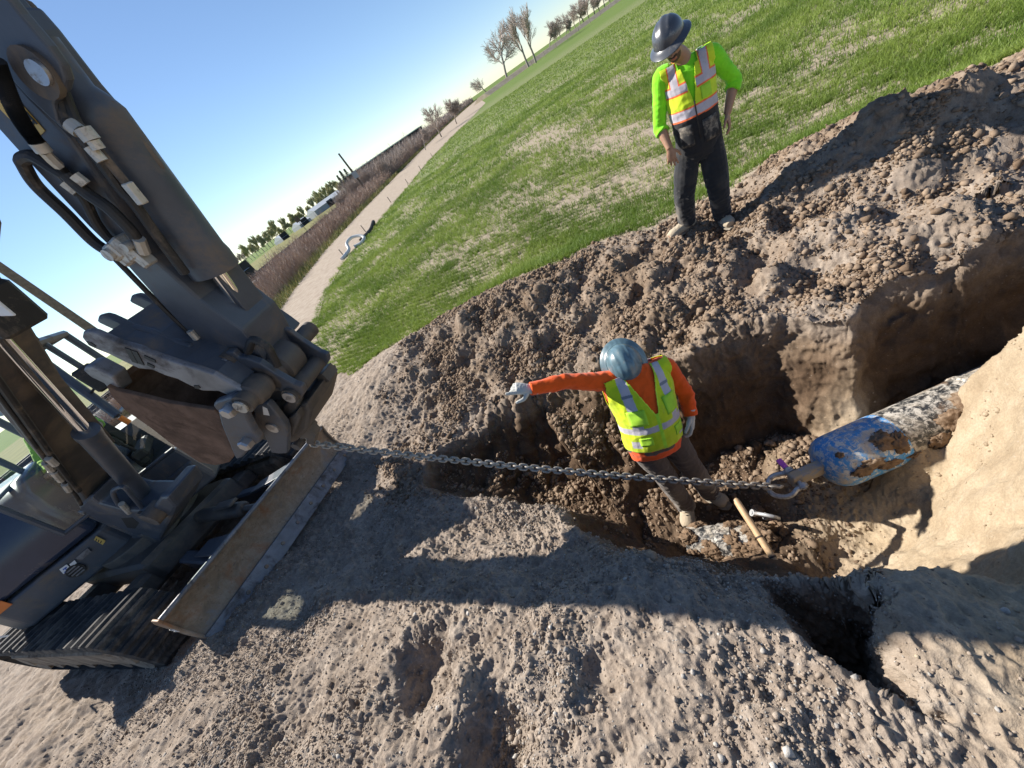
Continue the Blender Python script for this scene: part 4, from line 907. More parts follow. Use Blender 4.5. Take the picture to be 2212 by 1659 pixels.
def fuse(mb, voxel, it=3, fac=.5):
    me = new_mesh('tmp', np.concatenate(mb.v), mb.f); o = bpy.data.objects.new('tmp', me); COL.objects.link(o)
    r = o.modifiers.new('r', 'REMESH'); r.mode = 'VOXEL'; r.voxel_size = voxel
    if it: s = o.modifiers.new('s', 'SMOOTH'); s.iterations = it; s.factor = fac
    bpy.context.view_layer.update(); dg = bpy.context.evaluated_depsgraph_get(); m2 = bpy.data.meshes.new_from_object(o.evaluated_get(dg))
    bpy.data.objects.remove(o); bpy.data.meshes.remove(me)
    co = np.empty(len(m2.vertices) * 3, np.float32); m2.vertices.foreach_get('co', co); nr = np.empty(len(m2.vertices) * 3, np.float32); m2.vertices.foreach_get('normal', nr)
    return m2, co.reshape(-1, 3).astype(float), nr.reshape(-1, 3).astype(float)
def finish(me, co, name, mat_, parent, col=None, drop=None):
    me.vertices.foreach_set('co', co.astype(np.float32).ravel())
    if col is not None:
        a = me.color_attributes.new('dye', 'FLOAT_COLOR', 'POINT'); a.data.foreach_set('color', np.c_[col, np.ones(len(col))].astype(np.float32).ravel())
    if drop is not None and drop.any():
        import bmesh
        bm = bmesh.new(); bm.from_mesh(me); bm.verts.ensure_lookup_table(); bmesh.ops.delete(bm, geom=[bm.verts[i] for i in np.nonzero(drop)[0]], context='VERTS'); bm.to_mesh(me); bm.free()
    me.materials.clear(); me.materials.append(mat_); me.polygons.foreach_set('use_smooth', np.ones(len(me.polygons), bool)); me.update(); me.name = name
    return link(name, me, parent)
def cloth_mat(name, rough=.85, weave=900, dirt=None, amt=.3, sheen=.2):
    m, t, b = nodes(name); co = objco(t); c = attr(t, 'dye')
    c = mixc(t, 1.0, c, ramp(t, noise_node(t, 9, 5, .6, co), [(.3, (.86,) * 3), (.7, (1.08,) * 3)]), 'MULTIPLY')
    if dirt: c = mixc(t, maprange(t, noise_node(t, 7, 8, .75, co, .4), .64 - amt * .2, .74 - amt * .1, 0, .85), c, dirt)
    t.links.new(c, b.inputs['Base Color']); b.inputs['Roughness'].default_value = rough; b.inputs['Sheen Weight'].default_value = sheen; b.inputs['Specular IOR Level'].default_value = .25
    h = math_(t, 'ADD', math_(t, 'MULTIPLY', noise_node(t, weave, 2, .5, co), .25), noise_node(t, 22, 5, .6, co, .6)); bump(t, b, h, .35, .006); return m
HIVIS = cloth_mat('hi_vis_cloth', .8, 700, (.20, .17, .10), .10); SHIRT = cloth_mat('shirt_knit', .9, 900); TROUS = cloth_mat('work_trousers', .9, 800, (.30, .25, .20), .22)
GLOVE = cloth_mat('leather_glove', .75, 300, (.28, .24, .19), .35); BOOT = cloth_mat('dusty_boot_leather', .85, 200, (.33, .27, .20), .6)
def skin_mat():
    m, t, b = nodes('skin'); co = objco(t); c = attr(t, 'dye'); c = mixc(t, 1.0, c, ramp(t, noise_node(t, 40, 4, .6, co), [(.3, (.9,) * 3), (.7, (1.08,) * 3)]), 'MULTIPLY'); t.links.new(c, b.inputs['Base Color'])
    b.inputs['Roughness'].default_value = .5; b.inputs['Subsurface Weight'].default_value = .08; b.inputs['Subsurface Radius'].default_value = (.012, .005, .003); bump(t, b, noise_node(t, 260, 3, .6, co), .15, .002); return m
SKIN = skin_mat()
def frame_of(x, z):
    z = unit(z); x = unit(np.asarray(x) - z * (np.asarray(x) @ z)); return x, np.cross(z, x), z
def hand(mb, wrist, d, palm, thumb, curls, scale=1.0, spread=.12, thick=1.0, thumb_out=.75):
    """d: towards the fingers, palm: the way the palm faces, thumb: the thumb's side; curls in radians for index..little"""
    d = unit(d); palm = unit(palm - d * (palm @ d)); th = unit(thumb - d * (thumb @ d) - palm * (thumb @ palm)); S = scale
    loft(mb, *dens([wrist - d * .02 * S, wrist + d * .02 * S, wrist + d * .055 * S, wrist + d * .092 * S], [(.027 * S, .019 * S * thick), (.033 * S, .019 * S * thick), (.041 * S, .017 * S * thick), (.039 * S, .012 * S * thick)]), th)
    for i, (off, ln, c) in enumerate(zip((.030, .010, -.011, -.031), (.074, .082, .076, .060), curls)):
        p = wrist + (d * (.086 - .004 * abs(i - 1.2)) + th * off) * S; a = spread * (1.3 - i); dr = unit(d * math.cos(a) + th * math.sin(a)); path = [p - dr * .012 * S, p]; ang = c * .5
        for seg_, w in ((.44, 1.0), (.31, 1.1), (.25, .9)):
            v = dr * math.cos(ang) + palm * math.sin(ang); p = p + v * ln * seg_ * S; path.append(p); ang += c * w
        r = (.0098, .0100, .0096, .0086)[i] * S * (thick * .6 + .4)
        loft(mb, *dens(path, [r * 1.05, r * 1.05, r * .98, r * .92, r * .72]), palm, 10)
    p = wrist + (d * .018 + th * .026 + palm * .006) * S; v1 = unit(d * (1 - thumb_out * .45) + th * thumb_out + palm * .25); v2 = unit(d * .9 + th * .35 + palm * .35)
    loft(mb, *dens([p - v1 * .012 * S, p + v1 * .022 * S, p + v1 * .048 * S, p + v1 * .048 * S + v2 * .030 * S, p + v1 * .048 * S + v2 * .052 * S], [(.015 * S, .014 * S), (.0155 * S, .0145 * S), (.0125 * S, .012 * S), (.0115 * S, .0105 * S), (.008 * S, .007 * S)]), palm, 10)
def head_shape(mb, c, hf, hl, hu_):
    """c: centre of the skull"""
    A = lambda f, l, u: c + hf * f + hl * l + hu_ * u
    for (f, l, u, a, b_, c_) in ((0, 0, .02, .097, .076, .105), (.028, 0, -.055, .062, .058, .072), (.052, 0, -.095, .034, .036, .026), (.088, 0, -.032, .014, .012, .026), (.098, 0, -.046, .012, .014, .010), (.083, 0, -.074, .012, .022, .006), (.081, 0, -.084, .011, .018, .006), (.062, .030, -.012, .020, .018, .010), (.062, -.030, -.012, .020, .018, .010), (.048, .040, -.045, .022, .018, .022), (.048, -.040, -.045, .022, .018, .022)):
        mb.add(*sphere_pts(A(f, l, u), (hf * a, hl * b_, hu_ * c_)))
    for s in (1, -1): mb.add(*sphere_pts(A(-.008, s * .078, -.025), (hf * .020, hl * .010, hu_ * .032), 12, 8))
def hard_hat(parent, c, hf, hl, hu_, mat_, ridge=True):
    """full-brim hat; c: centre of the brim plane"""
    nA_, nR = 64, 22; P = []; F = []
    def surf(a, t_):
        ca, sa = math.cos(a), math.sin(a); rx, ry = .142, .118
        if t_ <= 1:
            e = math.sin(t_ * math.pi / 2); zz = .128 * (math.cos(t_ * math.pi / 2) ** .92 if t_ < 1 else 0); p = (rx * e * ca, ry * e * sa, zz + .012 * (1 - t_ ** 8))
            rid = .007 * math.exp(-((ry * e * sa) / .020) ** 2) * (1 - t_ ** 3) if ridge else 0
            rid += .004 * math.exp(-((abs(ry * e * sa) - .05) / .008) ** 2) * (1 - t_ ** 2) * (t_ > .2)
            return (p[0], p[1], p[2] + rid)
        w = (t_ - 1); br = .046 + .020 * max(0, ca) ** 3; return ((rx + br * w) * ca, (ry + br * w * .95) * sa, .004 - .018 * w - .010 * w * w + .006 * math.exp(-((w) / .12) ** 2))
    ts = list(np.linspace(0.02, 1, nR)) + [1.05, 1.2, 1.45, 1.7, 1.92, 2.0]
    for t_ in ts:
        for k in range(nA_): x, y, z = surf(2 * math.pi * k / nA_, t_); P.append(c + hf * x + hl * y + hu_ * z)
    for i in range(len(ts) - 1):
        for k in range(nA_): F.append((i * nA_ + k, (i + 1) * nA_ + k, (i + 1) * nA_ + (k + 1) % nA_, i * nA_ + (k + 1) % nA_))
    F.append(tuple(range(nA_)))
    mb = MB(); mb.add(P, F); o = mb.build('hard_hat', [mat_], parent, smooth=True, ang=50)
    s = o.modifiers.new('shell', 'SOLIDIFY'); s.thickness = .004; s.offset = -1
    return o
def hat_mat(name, col, stripes):
    m, t, b = nodes(name); co = objco(t); w = t.nodes.new('ShaderNodeTexWave'); w.inputs['Scale'].default_value = 60 if stripes else 7; w.inputs['Distortion'].default_value = 3 if stripes else 14; w.inputs['Detail'].default_value = 1; w.inputs['Detail Scale'].default_value = 1.2; t.links.new(co, w.inputs[0])
    c = mixc(t, maprange(t, w.outputs['Fac'], .3, .7, 0, .5), col, tuple(x * 1.5 for x in col)); c = mixc(t, maprange(t, noise_node(t, 14, 7, .75, co), .56, .72, 0, .7), c, (.30, .27, .23))
    t.links.new(c, b.inputs['Base Color']); b.inputs['Roughness'].default_value = .32; b.inputs['Coat Weight'].default_value = .25; return m
def local(co, Pm, up, Rt):
    up = unit(up); Rt = unit(Rt - up * (Rt @ up)); Fr = np.cross(Rt, up); q = co - Pm; return q @ Rt, q @ up, q @ Fr
def wrinkle(co, nr, amp, sc1, w=1.0):
    n = noise3(co * sc1) ; n2 = noise3(co * sc1 * 2.3 + 7); return co + nr * ((.65 * (.35 - np.abs(n)) * 2 + .35 * n2) * amp * w)[:, None]

def worker(J, spec, label):
    """J: joints (world) - hip_l/r, knee, ankle, toe, sh_l/r, el, wr, neck, skull; names are the person's own left and right"""
    root = empty('person', spec['base'], label, 'person')
    hip = (J['hl'] + J['hr']) / 2; shm = (J['sl'] + J['sr']) / 2; up = unit(shm - hip); Rt = unit(J['sl'] - J['sr']); Rt = unit(Rt - up * (Rt @ up)); Fr = np.cross(Rt, up)   # Rt points to the person's left
    if Fr @ (O3 - hip) < 0 and not spec.get('back'): Fr = -Fr
    TL = np.linalg.norm(shm - hip); hf, hl_, hu_ = spec['head']
    sw = np.linalg.norm(J['sl'] - J['sr']) / 2; hw = spec.get('hipw', .155); be = spec.get('belly', 1.0)
    def torso(mb, e, lo=-.10, top=True):
        pts = [hip + up * lo, hip, hip + up * TL * .25, hip + up * TL * .5, hip + up * TL * .75, hip + up * TL * .93, shm + up * .015, shm + up * .05]
        rad = [(hw * .92 + e, .105 + e), (hw + e, .118 * be + e), (hw * .98 + e, .118 * be + e), (hw * 1.02 + e, .122 * be + e), (sw * .92 + e, .118 + e), (sw * .93 + e, .095 + e), (sw * .66 + e, .070 + e), (.075 + e, .06 + e)]
        pts = [p + Fr * o for p, o in zip(pts, (0, 0, .012 * be, .014, .008, -.004, -.012, -.015))]
        loft(mb, *dens(pts, rad, 4), Rt, 28)
    def arm(mb, s, e, lo=0.0, hi=1.0, cuff=False):
        S, E, W_ = J['s' + s], J['e' + s], J['w' + s]; inn = S + (shm - S) * .35
        P = [inn, S + (E - S) * .04, S + (E - S) * .45, E, E + (W_ - E) * .3, E + (W_ - E) * .65, W_]; R = [.052, .058, .050, .042, .043, .036, .029]
        n = {'full': 7, 'elbow': 5, 'fore': 7}.get(hi, 7)
        P, R = P[:n], [r + e for r in R[:n]]
        if cuff: R[-1] += .006
        loft(mb, *dens(P, R, 4), Fr, 16)
    def leg(mb, s, e, loose=0.0, foot=True):
        Hh, K, A = J['h' + s], J['k' + s], J['a' + s]
        P = [Hh + up * .05, Hh + (K - Hh) * .15, Hh + (K - Hh) * .55, K, K + (A - K) * .3, K + (A - K) * .7, A, A + (A - K) * .04]; R = [.085 + e, .093 + e, .078 + e + loose, .062 + e + loose, .060 + e + loose, .045 + e + loose * 1.5, .040 + e + loose * 1.7, .040 + e + loose * 1.7]
        loft(mb, *dens(P, R, 4), Rt, 18)
    def foot_loft(mb, s, e):
        A, Tt = J['a' + s], J['t' + s]; gz_ = spec['ground'](A, Tt); d = V(*(Tt - A)); d[2] = 0; d = unit(d); sd = np.cross(d, V(0, 0, 1)); zt = Tt[2]; H0 = V(A[0], A[1], zt) - d * .075; n_l = np.linalg.norm((Tt - H0)[:2])
        P = [A + V(0, 0, .10), A + V(0, 0, .03), H0 + d * .07 + V(0, 0, .065), H0 + d * n_l * .55 + V(0, 0, .05), H0 + d * n_l * .8 + V(0, 0, .042), H0 + d * (n_l - .01) + V(0, 0, .034)]
        loft(mb, *dens(P, [(.050 + e, .052 + e), (.048 + e, .056 + e), (.046 + e, .060 + e), (.050 + e, .044 + e), (.052 + e, .040 + e), (.034 + e, .026 + e)], 4), sd, 18)
        mb.add(*sphere_pts(H0 + d * .035 + V(0, 0, .04), (d * (.052 + e), sd * (.042 + e), V(0, 0, .046 + e))))
        return d, sd, H0, n_l, zt
    # the body, one surface
    b = MB(); torso(b, 0); 
    for s in 'lr': arm(b, s, 0); leg(b, s, -.004); foot_loft(b, s, -.008)
    nk = J['skull'] - hu_ * .09 - hf * .01
    loft(b, *dens([shm - up * .02, shm + up * .05 + (nk - shm - up * .05) * .4, nk, nk + hu_ * .06], [(.075, .07), (.062, .062), (.058, .060), (.058, .062)], 3), Rt, 18)
    head_shape(b, J['skull'], hf, hl_, hu_)
    for s in 'lr':
        if s in spec['hands']: hand(b, J['w' + s], *spec['hands'][s])
    me, co, nr = fuse(b, .0045, 2, .4)
    skin = np.tile(np.array(spec['skin']), (len(co), 1)); q = co - J['skull']; f, l, u = q @ hf, q @ hl_, q @ hu_
    hair = ((u > .01) & (f < .035) | (f < -.02) & (u > -.05)) & (np.abs(u) < .16) & (np.linalg.norm(q, axis=1) < .16); skin[hair] = spec['hair']
    beard = (np.linalg.norm(q, axis=1) < .16) & (u < -.058) & (f > .045) & ~((u > -.088) & (u < -.070) & (np.abs(l) < .024)); 
    if spec.get('beard'): skin[beard] = .55 * np.array(spec['hair']) + .45 * np.array(spec['skin']) * .4; tache = (np.linalg.norm(q, axis=1) < .16) & (u < -.052) & (u > -.070) & (f > .07) & (np.abs(l) < .03); skin[tache] = np.array(spec['hair']) * 1.2
    lips = (np.linalg.norm(q, axis=1) < .16) & (u < -.071) & (u > -.086) & (f > .072) & (np.abs(l) < .022); skin[lips] = np.array(spec['skin']) * V(1.0, .62, .6)
    finish(me, co, 'body', SKIN, root, skin)
    # trousers
    b = MB(); torso(b, .010, -.12); me_ = None
    b = MB(); loft(b, *dens([hip - up * .12, hip - up * .04, hip + up * .03, hip + up * .10], [(hw * .95 + .012, .115), (hw + .016, .130 * be), (hw + .014, .128 * be), (hw + .008, .124 * be)], 4), Rt, 26)
    for s in 'lr': leg(b, s, .012, spec.get('loose', .012))
    me, co, nr = fuse(b, .006, 3, .5)
    kz = np.minimum(np.linalg.norm(co - J['kl'], axis=1), np.linalg.norm(co - J['kr'], axis=1)); az_ = np.minimum(np.linalg.norm(co - J['al'], axis=1), np.linalg.norm(co - J['ar'], axis=1))
    co = wrinkle(co, nr, .009, V(9, 9, 16), .45 + .8 * np.exp(-(kz / .16) ** 2) + 1.1 * np.exp(-(az_ / .16) ** 2))
    col = np.tile(np.array(spec['trousers']), (len(co), 1)); dirt = sstep(.0, .5, noise3(co * 7)) * (sstep(.40, .05, az_) * .8 + .06); col = col * (1 - dirt[:, None]) + np.array((.30, .255, .20)) * dirt[:, None]
    finish(me, co, 'trousers', TROUS, root, col)
    # boots
    for s in 'lr':
        b = MB(); d_, sd_, H0, n_l, zt = foot_loft(b, s, .006); me, co, nr = fuse(b, .0055, 2); co[:, 2] = np.maximum(co[:, 2], zt + .004); co = wrinkle(co, nr, .003, V(24, 24, 24))
        bo = finish(me, co, 'boot', BOOT, root, np.tile(np.array(spec['boot']), (len(co), 1)))
        b = MB(); loft(b, *dens([H0 - d_ * .02 + V(0, 0, -.006), H0 + d_ * .05 + V(0, 0, -.006), H0 + d_ * n_l * .6 + V(0, 0, -.006), H0 + d_ * (n_l - .03) + V(0, 0, -.006), H0 + d_ * (n_l + .015) + V(0, 0, -.004)], [(.03, .014), (.048, .016), (.054, .014), (.052, .014), (.030, .012)], 4), sd_, 14); b.build('sole', [simple('boot_sole', (.22, .19, .15), .9, 0, .3, 30, .3)], bo, smooth=True)
        b = MB(); A = J['a' + s]
        for k in range(4): c = A + d_ * (.052 + .016 * k) + V(0, 0, .055 - .022 * k + (zt + .05 - A[2]) * .25 * k / 3); b.tube([c - sd_ * .026, c + d_ * .012 + V(0, 0, .010), c + sd_ * .026], .0032, 6)
        b.build('laces', [simple('boot_laces', (.42, .38, .31), .9)], bo, smooth=True)
    # shirt
    b = MB(); torso(b, .026 if spec['hem'] else .010, -.13 if spec['hem'] else -.04)
    for s in 'lr': arm(b, s, .013, hi=spec['sleeve'][s], cuff=True)
    me, co, nr = fuse(b, .0055, 3, .5); ez = np.minimum(np.linalg.norm(co - J['el'], axis=1), np.linalg.norm(co - J['er'], axis=1)); co = wrinkle(co, nr, .008, V(11, 11, 17), .5 + .8 * np.exp(-(ez / .14) ** 2))
    finish(me, co, 'shirt', SHIRT, root, np.tile(np.array(spec['shirt']), (len(co), 1)))
    # vest
    b = MB(); torso(b, spec.get('vest_e', .026), spec['vest_lo'])
    for s in 'lr': S_, E_ = J['s' + s], J['e' + s]; loft(b, *dens([S_ + (shm - S_) * .5, S_ + (shm - S_) * .2, S_ + (E_ - S_) * .07], [(.085, .08), (.083, .085), (.080, .085)], 3), Fr, 18)
    me, co, nr = fuse(b, .0045, 2, .5); uu, vv, ff = local(co, hip, up, Rt); ff = (co - hip) @ Fr; un = uu / (sw + .02); vn = vv / TL
    co = wrinkle(co, nr, .008, V(7, 7, 11)); col, drop = spec['vest'](un, vn, ff)
    drop |= (np.abs(un) > .97) & (vn > .62) | (vn > 1.0) & (np.abs(un) < .36) | (vv < spec['vest_lo'] + .01) | (vn > 1.09)
    vo = finish(me, co, 'safety_vest', HIVIS, root, col, drop)
    s_ = vo.modifiers.new('cloth', 'SOLIDIFY'); s_.thickness = .004; s_.offset = -1
    # zip, pockets
    front = lambda u_, v_, e: None
    for nm, mt, rects in spec['trim']:
        for (u0, u1, v0, v1) in rects:
            b = MB(); n1, n2 = 7, 7; P = []
            for a in np.linspace(v0, v1, n1):
                for c_ in np.linspace(u0, u1, n2):
                    c0 = hip + up * a * TL + Rt * c_ * (sw + .02); dd2 = (co - c0); k = (dd2 @ Fr > 0); off = np.hypot(dd2 @ Rt, dd2 @ up); off[~k] = 9; i = np.argsort(off)[:6]; P.append(c0 + Fr * ((dd2[i] @ Fr).mean() + .006))
            F = [(i * n2 + k, i * n2 + k + 1, (i + 1) * n2 + k + 1, (i + 1) * n2 + k) for i in range(n1 - 1) for k in range(n2 - 1)]
            b.add(P, F); po = b.build(nm, [mt], vo, smooth=True); s_ = po.modifiers.new('cloth', 'SOLIDIFY'); s_.thickness = .005
    # gloves
    for s in 'lr':
        if s in spec.get('gloves', {}):
            b = MB(); a = spec['gloves'][s]; hand(b, J['w' + s], *a); d_ = unit(a[0]); loft(b, *dens([J['w' + s] - d_ * .05, J['w' + s], J['w' + s] + d_ * .03], [(.040, .034), (.036, .028), (.036, .026)], 3), a[2], 16); me, co, nr = fuse(b, .0032, 2, .4); co = wrinkle(co, nr, .002, V(40, 40, 40)); finish(me, co, 'glove', GLOVE, root, np.tile(np.array((.52, .52, .48)), (len(co), 1)))
    hard_hat(root, J['skull'] + hu_ * .045 + hf * .006, hf, hl_, hu_, spec['hat'])
    if spec.get('glasses'):
        b = MB(); P = []; n = 15
        for z0 in (-.030, .006):
            for k in range(n): a = -1.35 + 2.7 * k / (n - 1); P.append(J['skull'] + hf * (.098 * math.cos(a) + .010) + hl_ * .080 * math.sin(a) + hu_ * (z0 + (.012 * math.exp(-(a / .18) ** 2) if z0 < 0 else 0)))
        b.add(P, [(k, k + 1, n + k + 1, n + k) for k in range(n - 1)]); go = b.build('sunglasses', [simple('dark_lens', (.01, .01, .012), .12)], root, smooth=True); s_ = go.modifiers.new('lens', 'SOLIDIFY'); s_.thickness = .003
    return root

# --- the worker on the bank
WB = gz(1515, 500, .35); vd = V(WB[0], WB[1], 0); vd = unit(vd)
def wp(px, py, o=0.0): return hit(px, py, WB + vd * o, vd)
LIME, GREENS, SILV, ORG, BLK = (.62, .80, .03), (.24, .78, .02), (.50, .47, .52), (.90, .17, .05), (.018, .018, .020)
def vest_a(u, v, f):
    n = len(u); c = np.tile(np.array(LIME), (n, 1)); au = np.abs(u)
    def band(m, mo): c[mo] = ORG; c[m] = SILV
    band((v > .43) & (v < .535), (v > .41) & (v < .555)); band((v > .745) & (v < .835) & (au > .16), (v > .725) & (v < .855) & (au > .16))
    band((v > .835) & (au > .44) & (au < .70), (v > .855) & (au > .40) & (au < .74))
    c[(v < .41)] = BLK
    fr = f > 0; dr = fr & (v > .60) & (au < .02 + (v - .60) * .55); c[fr & (v <= .60) & (v > .36) & (au < .022)] = BLK
    c[(v > .66) & (v < .69) & (au > .5) & (au < .62) & fr] = LIME
    return c, dr
ha = unit(V(-.78, -.60, 0)); pit_ = .34; hf_ = unit(ha * math.cos(pit_) - V(0, 0, 1) * math.sin(pit_)); hl_a = unit(np.cross(V(0, 0, 1), ha)); hl_a = unit(hl_a + V(0, 0, .10)); hu_a = np.cross(hf_, hl_a); hl_a = np.cross(hu_a, hf_)
sk = wp(1450, 92, -.10)
J = dict(hl=wp(1534, 302), hr=wp(1486, 315), kl=wp(1552, 412, -.05), kr=wp(1478, 424, -.05), al=wp(1562, 474, .02), ar=wp(1486, 487, .03), tl=wp(1583, 504, -.16), tr=wp(1444, 514, -.10),
         sl=wp(1536, 114, .03), sr=wp(1428, 163, .0), el=wp(1586, 172, .10), er=wp(1425, 272, -.02), wl=wp(1571, 246, -.0), wr=wp(1447, 322, -.14), skull=sk)
for k in 'lr':
    t_ = J['t' + k]; zt = max(fz_(t_[0], t_[1]), fz_(J['a' + k][0], J['a' + k][1])) + .012; J['t' + k] = V(t_[0], t_[1], zt)
    J['a' + k][2] = max(J['a' + k][2], zt + .085)
HATA = hat_mat('dark_grey_hat', (.055, .060, .070), True); HATB = hat_mat('teal_grey_hat', (.085, .145, .175), False)
GREEN_P = simple('green_pocket', (.40, .72, .04), .85, 0, .1, 20, .2, 300); BLACKZ = simple('black_zip', (.02, .02, .02), .6, .2)
camv = unit(O3 - sk)
spA = dict(base=V(WB[0], WB[1], fz_(WB[0], WB[1])), head=(hf_, hl_a, hu_a), hipw=.165, belly=1.05, skin=(.36, .20, .125), hair=(.02, .016, .014), beard=True, trousers=(.020, .021, .024), boot=(.46, .38, .27), shirt=GREENS, hem=False,
           hands={'r': (unit(wp(1459, 378, -.16) - J['wr']), -camv + V(0, 0, -.2), unit(V(.8, -.6, 0)), (.25, .3, .35, .45), 1.0, .16), 'l': (unit(wp(1580, 288, -.04) - J['wl']), -unit(J['wl'] - J['hl']), camv, (.35, .4, .45, .5), 1.0, .10)},
           sleeve={'l': 'elbow', 'r': 'elbow'}, vest_lo=-.10, vest=vest_a, trim=[('chest_pocket', GREEN_P, [(.28, .66, .57, .72)]), ('hip_pocket', simple('black_pocket', (.022, .022, .024), .85, 0, .3, 14, .2, 300, (.30, .26, .21), .42, 7), [(-.72, -.22, .06, .34), (.16, .74, .04, .33)]), ('zip', BLACKZ, [(-.02, .02, .12, .60)])],
           hat=HATA, glasses=True, loose=.020, ground=lambda a, b: 0)
worker(J, spA, 'worker standing on the bank in sunglasses, lime sleeves and black trousers')

# --- the worker in the pit, pointing
hB = gd(1345, 772, 2.50); ndB = unit(V(hB[0], hB[1], 0))
def vest_b(u, v, f):
    n = len(u); c = np.tile(np.array((.56, .70, .015)), (n, 1)); au = np.abs(u)
    c[(v > .26) & (v < .355)] = SILV; c[(v > .355) & (au > .42) & (au < .66)] = SILV; c[(v > .80) & (v < .84) & (au > .40) & (au < .68)] = (.20, .22, .26); c[(v > .04) & (v < .15) & (au > .56) & (au < .76)] = SILV
    fr = f > 0; wv_ = .03 + (v - .52) * .72; dr = fr & (v > .52) & (au < wv_); c[fr & (v > .5) & (au >= wv_) & (au < wv_ + .045)] = (.62, .85, .05); c[fr & (v <= .54) & (au < .05)] = (.42, .80, .04)
    return c, dr
def bp_(px, py, d): return gd(px, py, d)
J = dict(skull=gd(1346, 784, 2.72), sl=gd(1436, 790, 2.70), sr=gd(1302, 824, 2.68), el=gd(1480, 848, 2.74), er=gd(1222, 824, 2.62), wl=gd(1492, 897, 2.74), wr=gd(1146, 840, 2.58),
         hl=gd(1440, 928, 2.84), hr=gd(1378, 953, 2.82), kl=gd(1488, 1003, 2.98), kr=gd(1428, 1016, 2.94), al=gd(1538, 1076, 3.17), ar=gd(1482, 1094, 3.16), tl=gd(1577, 1104, 3.10), tr=gd(1486, 1140, 3.06))
for k in 'lr': t_ = J['t' + k]; J['t' + k] = V(t_[0], t_[1], min(J['a' + k][2] - .085, t_[2] + .1))
gzz = (J['tl'][2] + J['tr'][2]) / 2
fb = unit(V(-.28, -.96, 0)); pb_ = .82; hfB = unit(fb * math.cos(pb_) - V(0, 0, 1) * math.sin(pb_)); hlB = unit(np.cross(V(0, 0, 1), fb) + V(0, 0, -.06)); huB = np.cross(hfB, hlB); hlB = np.cross(huB, hfB)
dR = unit(gd(1086, 838, 2.55) - J['wr']); dL = unit(gd(1494, 925, 2.76) - J['wl']); camB = unit(O3 - J['wr'])
spB = dict(base=V(*((J['al'] + J['ar']) / 2)[:2], gzz), head=(hfB, hlB, huB), hipw=.185, belly=1.35, vest_e=.036, skin=(.34, .19, .125), hair=(.025, .018, .014), beard=True, trousers=(.105, .082, .070), boot=(.40, .33, .24), shirt=(.88, .105, .008), hem=True,
           hands={}, gloves={'r': (dR, V(.1, .3, -1), V(-.1, -1.0, -.55), (.06, 1.15, 1.3, 1.35), 1.12, .10, 1.25, .9), 'l': (dL, -unit(J['wl'] - J['hl']), camB, (.5, .6, .65, .7), 1.12, .06, 1.25)},
           sleeve={'l': 'full', 'r': 'full'}, vest_lo=-.035, vest=vest_b, trim=[('chest_pocket', GREEN_P, [(-.72, -.28, .40, .62), (.30, .72, .44, .68)]), ('hip_pocket', GREEN_P, [(-.60, -.28, .08, .20), (.42, .74, .08, .22)])], hat=HATB, loose=.012, ground=lambda a, b: 0)
for k in 'lr':
    p_ = J['t' + k]; gz0 = max(fz_(p_[0], p_[1]), fz_(J['a' + k][0], J['a' + k][1])); dz = gz0 + .02 - J['t' + k][2]
    if dz > 0: J['t' + k][2] += dz; J['a' + k][2] += dz
worker(J, spB, 'worker in the pit in an orange shirt pointing with a gloved hand')
# --- the operator in the cab
J = dict(skull=U(-.22, -.10, 2.62), sl=U(-.26, .10, 2.28), sr=U(-.26, -.30, 2.28), el=U(-.02, .22, 2.02), er=U(-.02, -.40, 2.02), wl=U(.22, .26, 1.98), wr=U(.22, -.36, 1.92), hl=U(-.22, 0, 1.62), hr=U(-.22, -.2, 1.62),
         kl=U(.22, .06, 1.66), kr=U(.22, -.26, 1.66), al=U(.34, .06, 1.22), ar=U(.34, -.26, 1.22), tl=U(.55, .08, 1.12), tr=U(.55, -.28, 1.12))
hfC = unit(FU + LU * .3 - V(0, 0, .25)); hlC = unit(np.cross(V(0, 0, 1), hfC)); huC = np.cross(hfC, hlC)
def vest_c(u, v, f):
    n = len(u); c = np.tile(np.array((.45, .75, .02)), (n, 1)); au = np.abs(u); b1 = (v > .30) & (v < .62); c[b1] = ORG; c[(v > .36) & (v < .56)] = (.60, .42, .42); b2 = (au > .35) & (au < .75) & (v > .62); c[b2] = ORG; c[(au > .42) & (au < .68) & (v > .62)] = (.60, .42, .42); return c, np.zeros(n, bool)
spC = dict(base=U(-.22, -.1, .95), head=(hfC, hlC, huC), hipw=.165, skin=(.42, .25, .18), hair=(.03, .02, .016), trousers=(.04, .05, .08), boot=(.2, .15, .1), shirt=(.35, .62, .03), hem=False,
           hands={'l': (FU, V(0, 0, -1), -LU, (.9, .95, 1.0, 1.05), 1.0, .06), 'r': (FU, V(0, 0, -1), LU, (.9, .95, 1.0, 1.05), 1.0, .06)}, sleeve={'l': 'elbow', 'r': 'full'}, vest_lo=-.05, vest=vest_c, trim=[], hat=simple('white_hat', (.70, .70, .68), .35), loose=.01, ground=lambda a, b: 0)
worker(J, spC, 'operator seated in the excavator cab in a lime vest with orange bands')
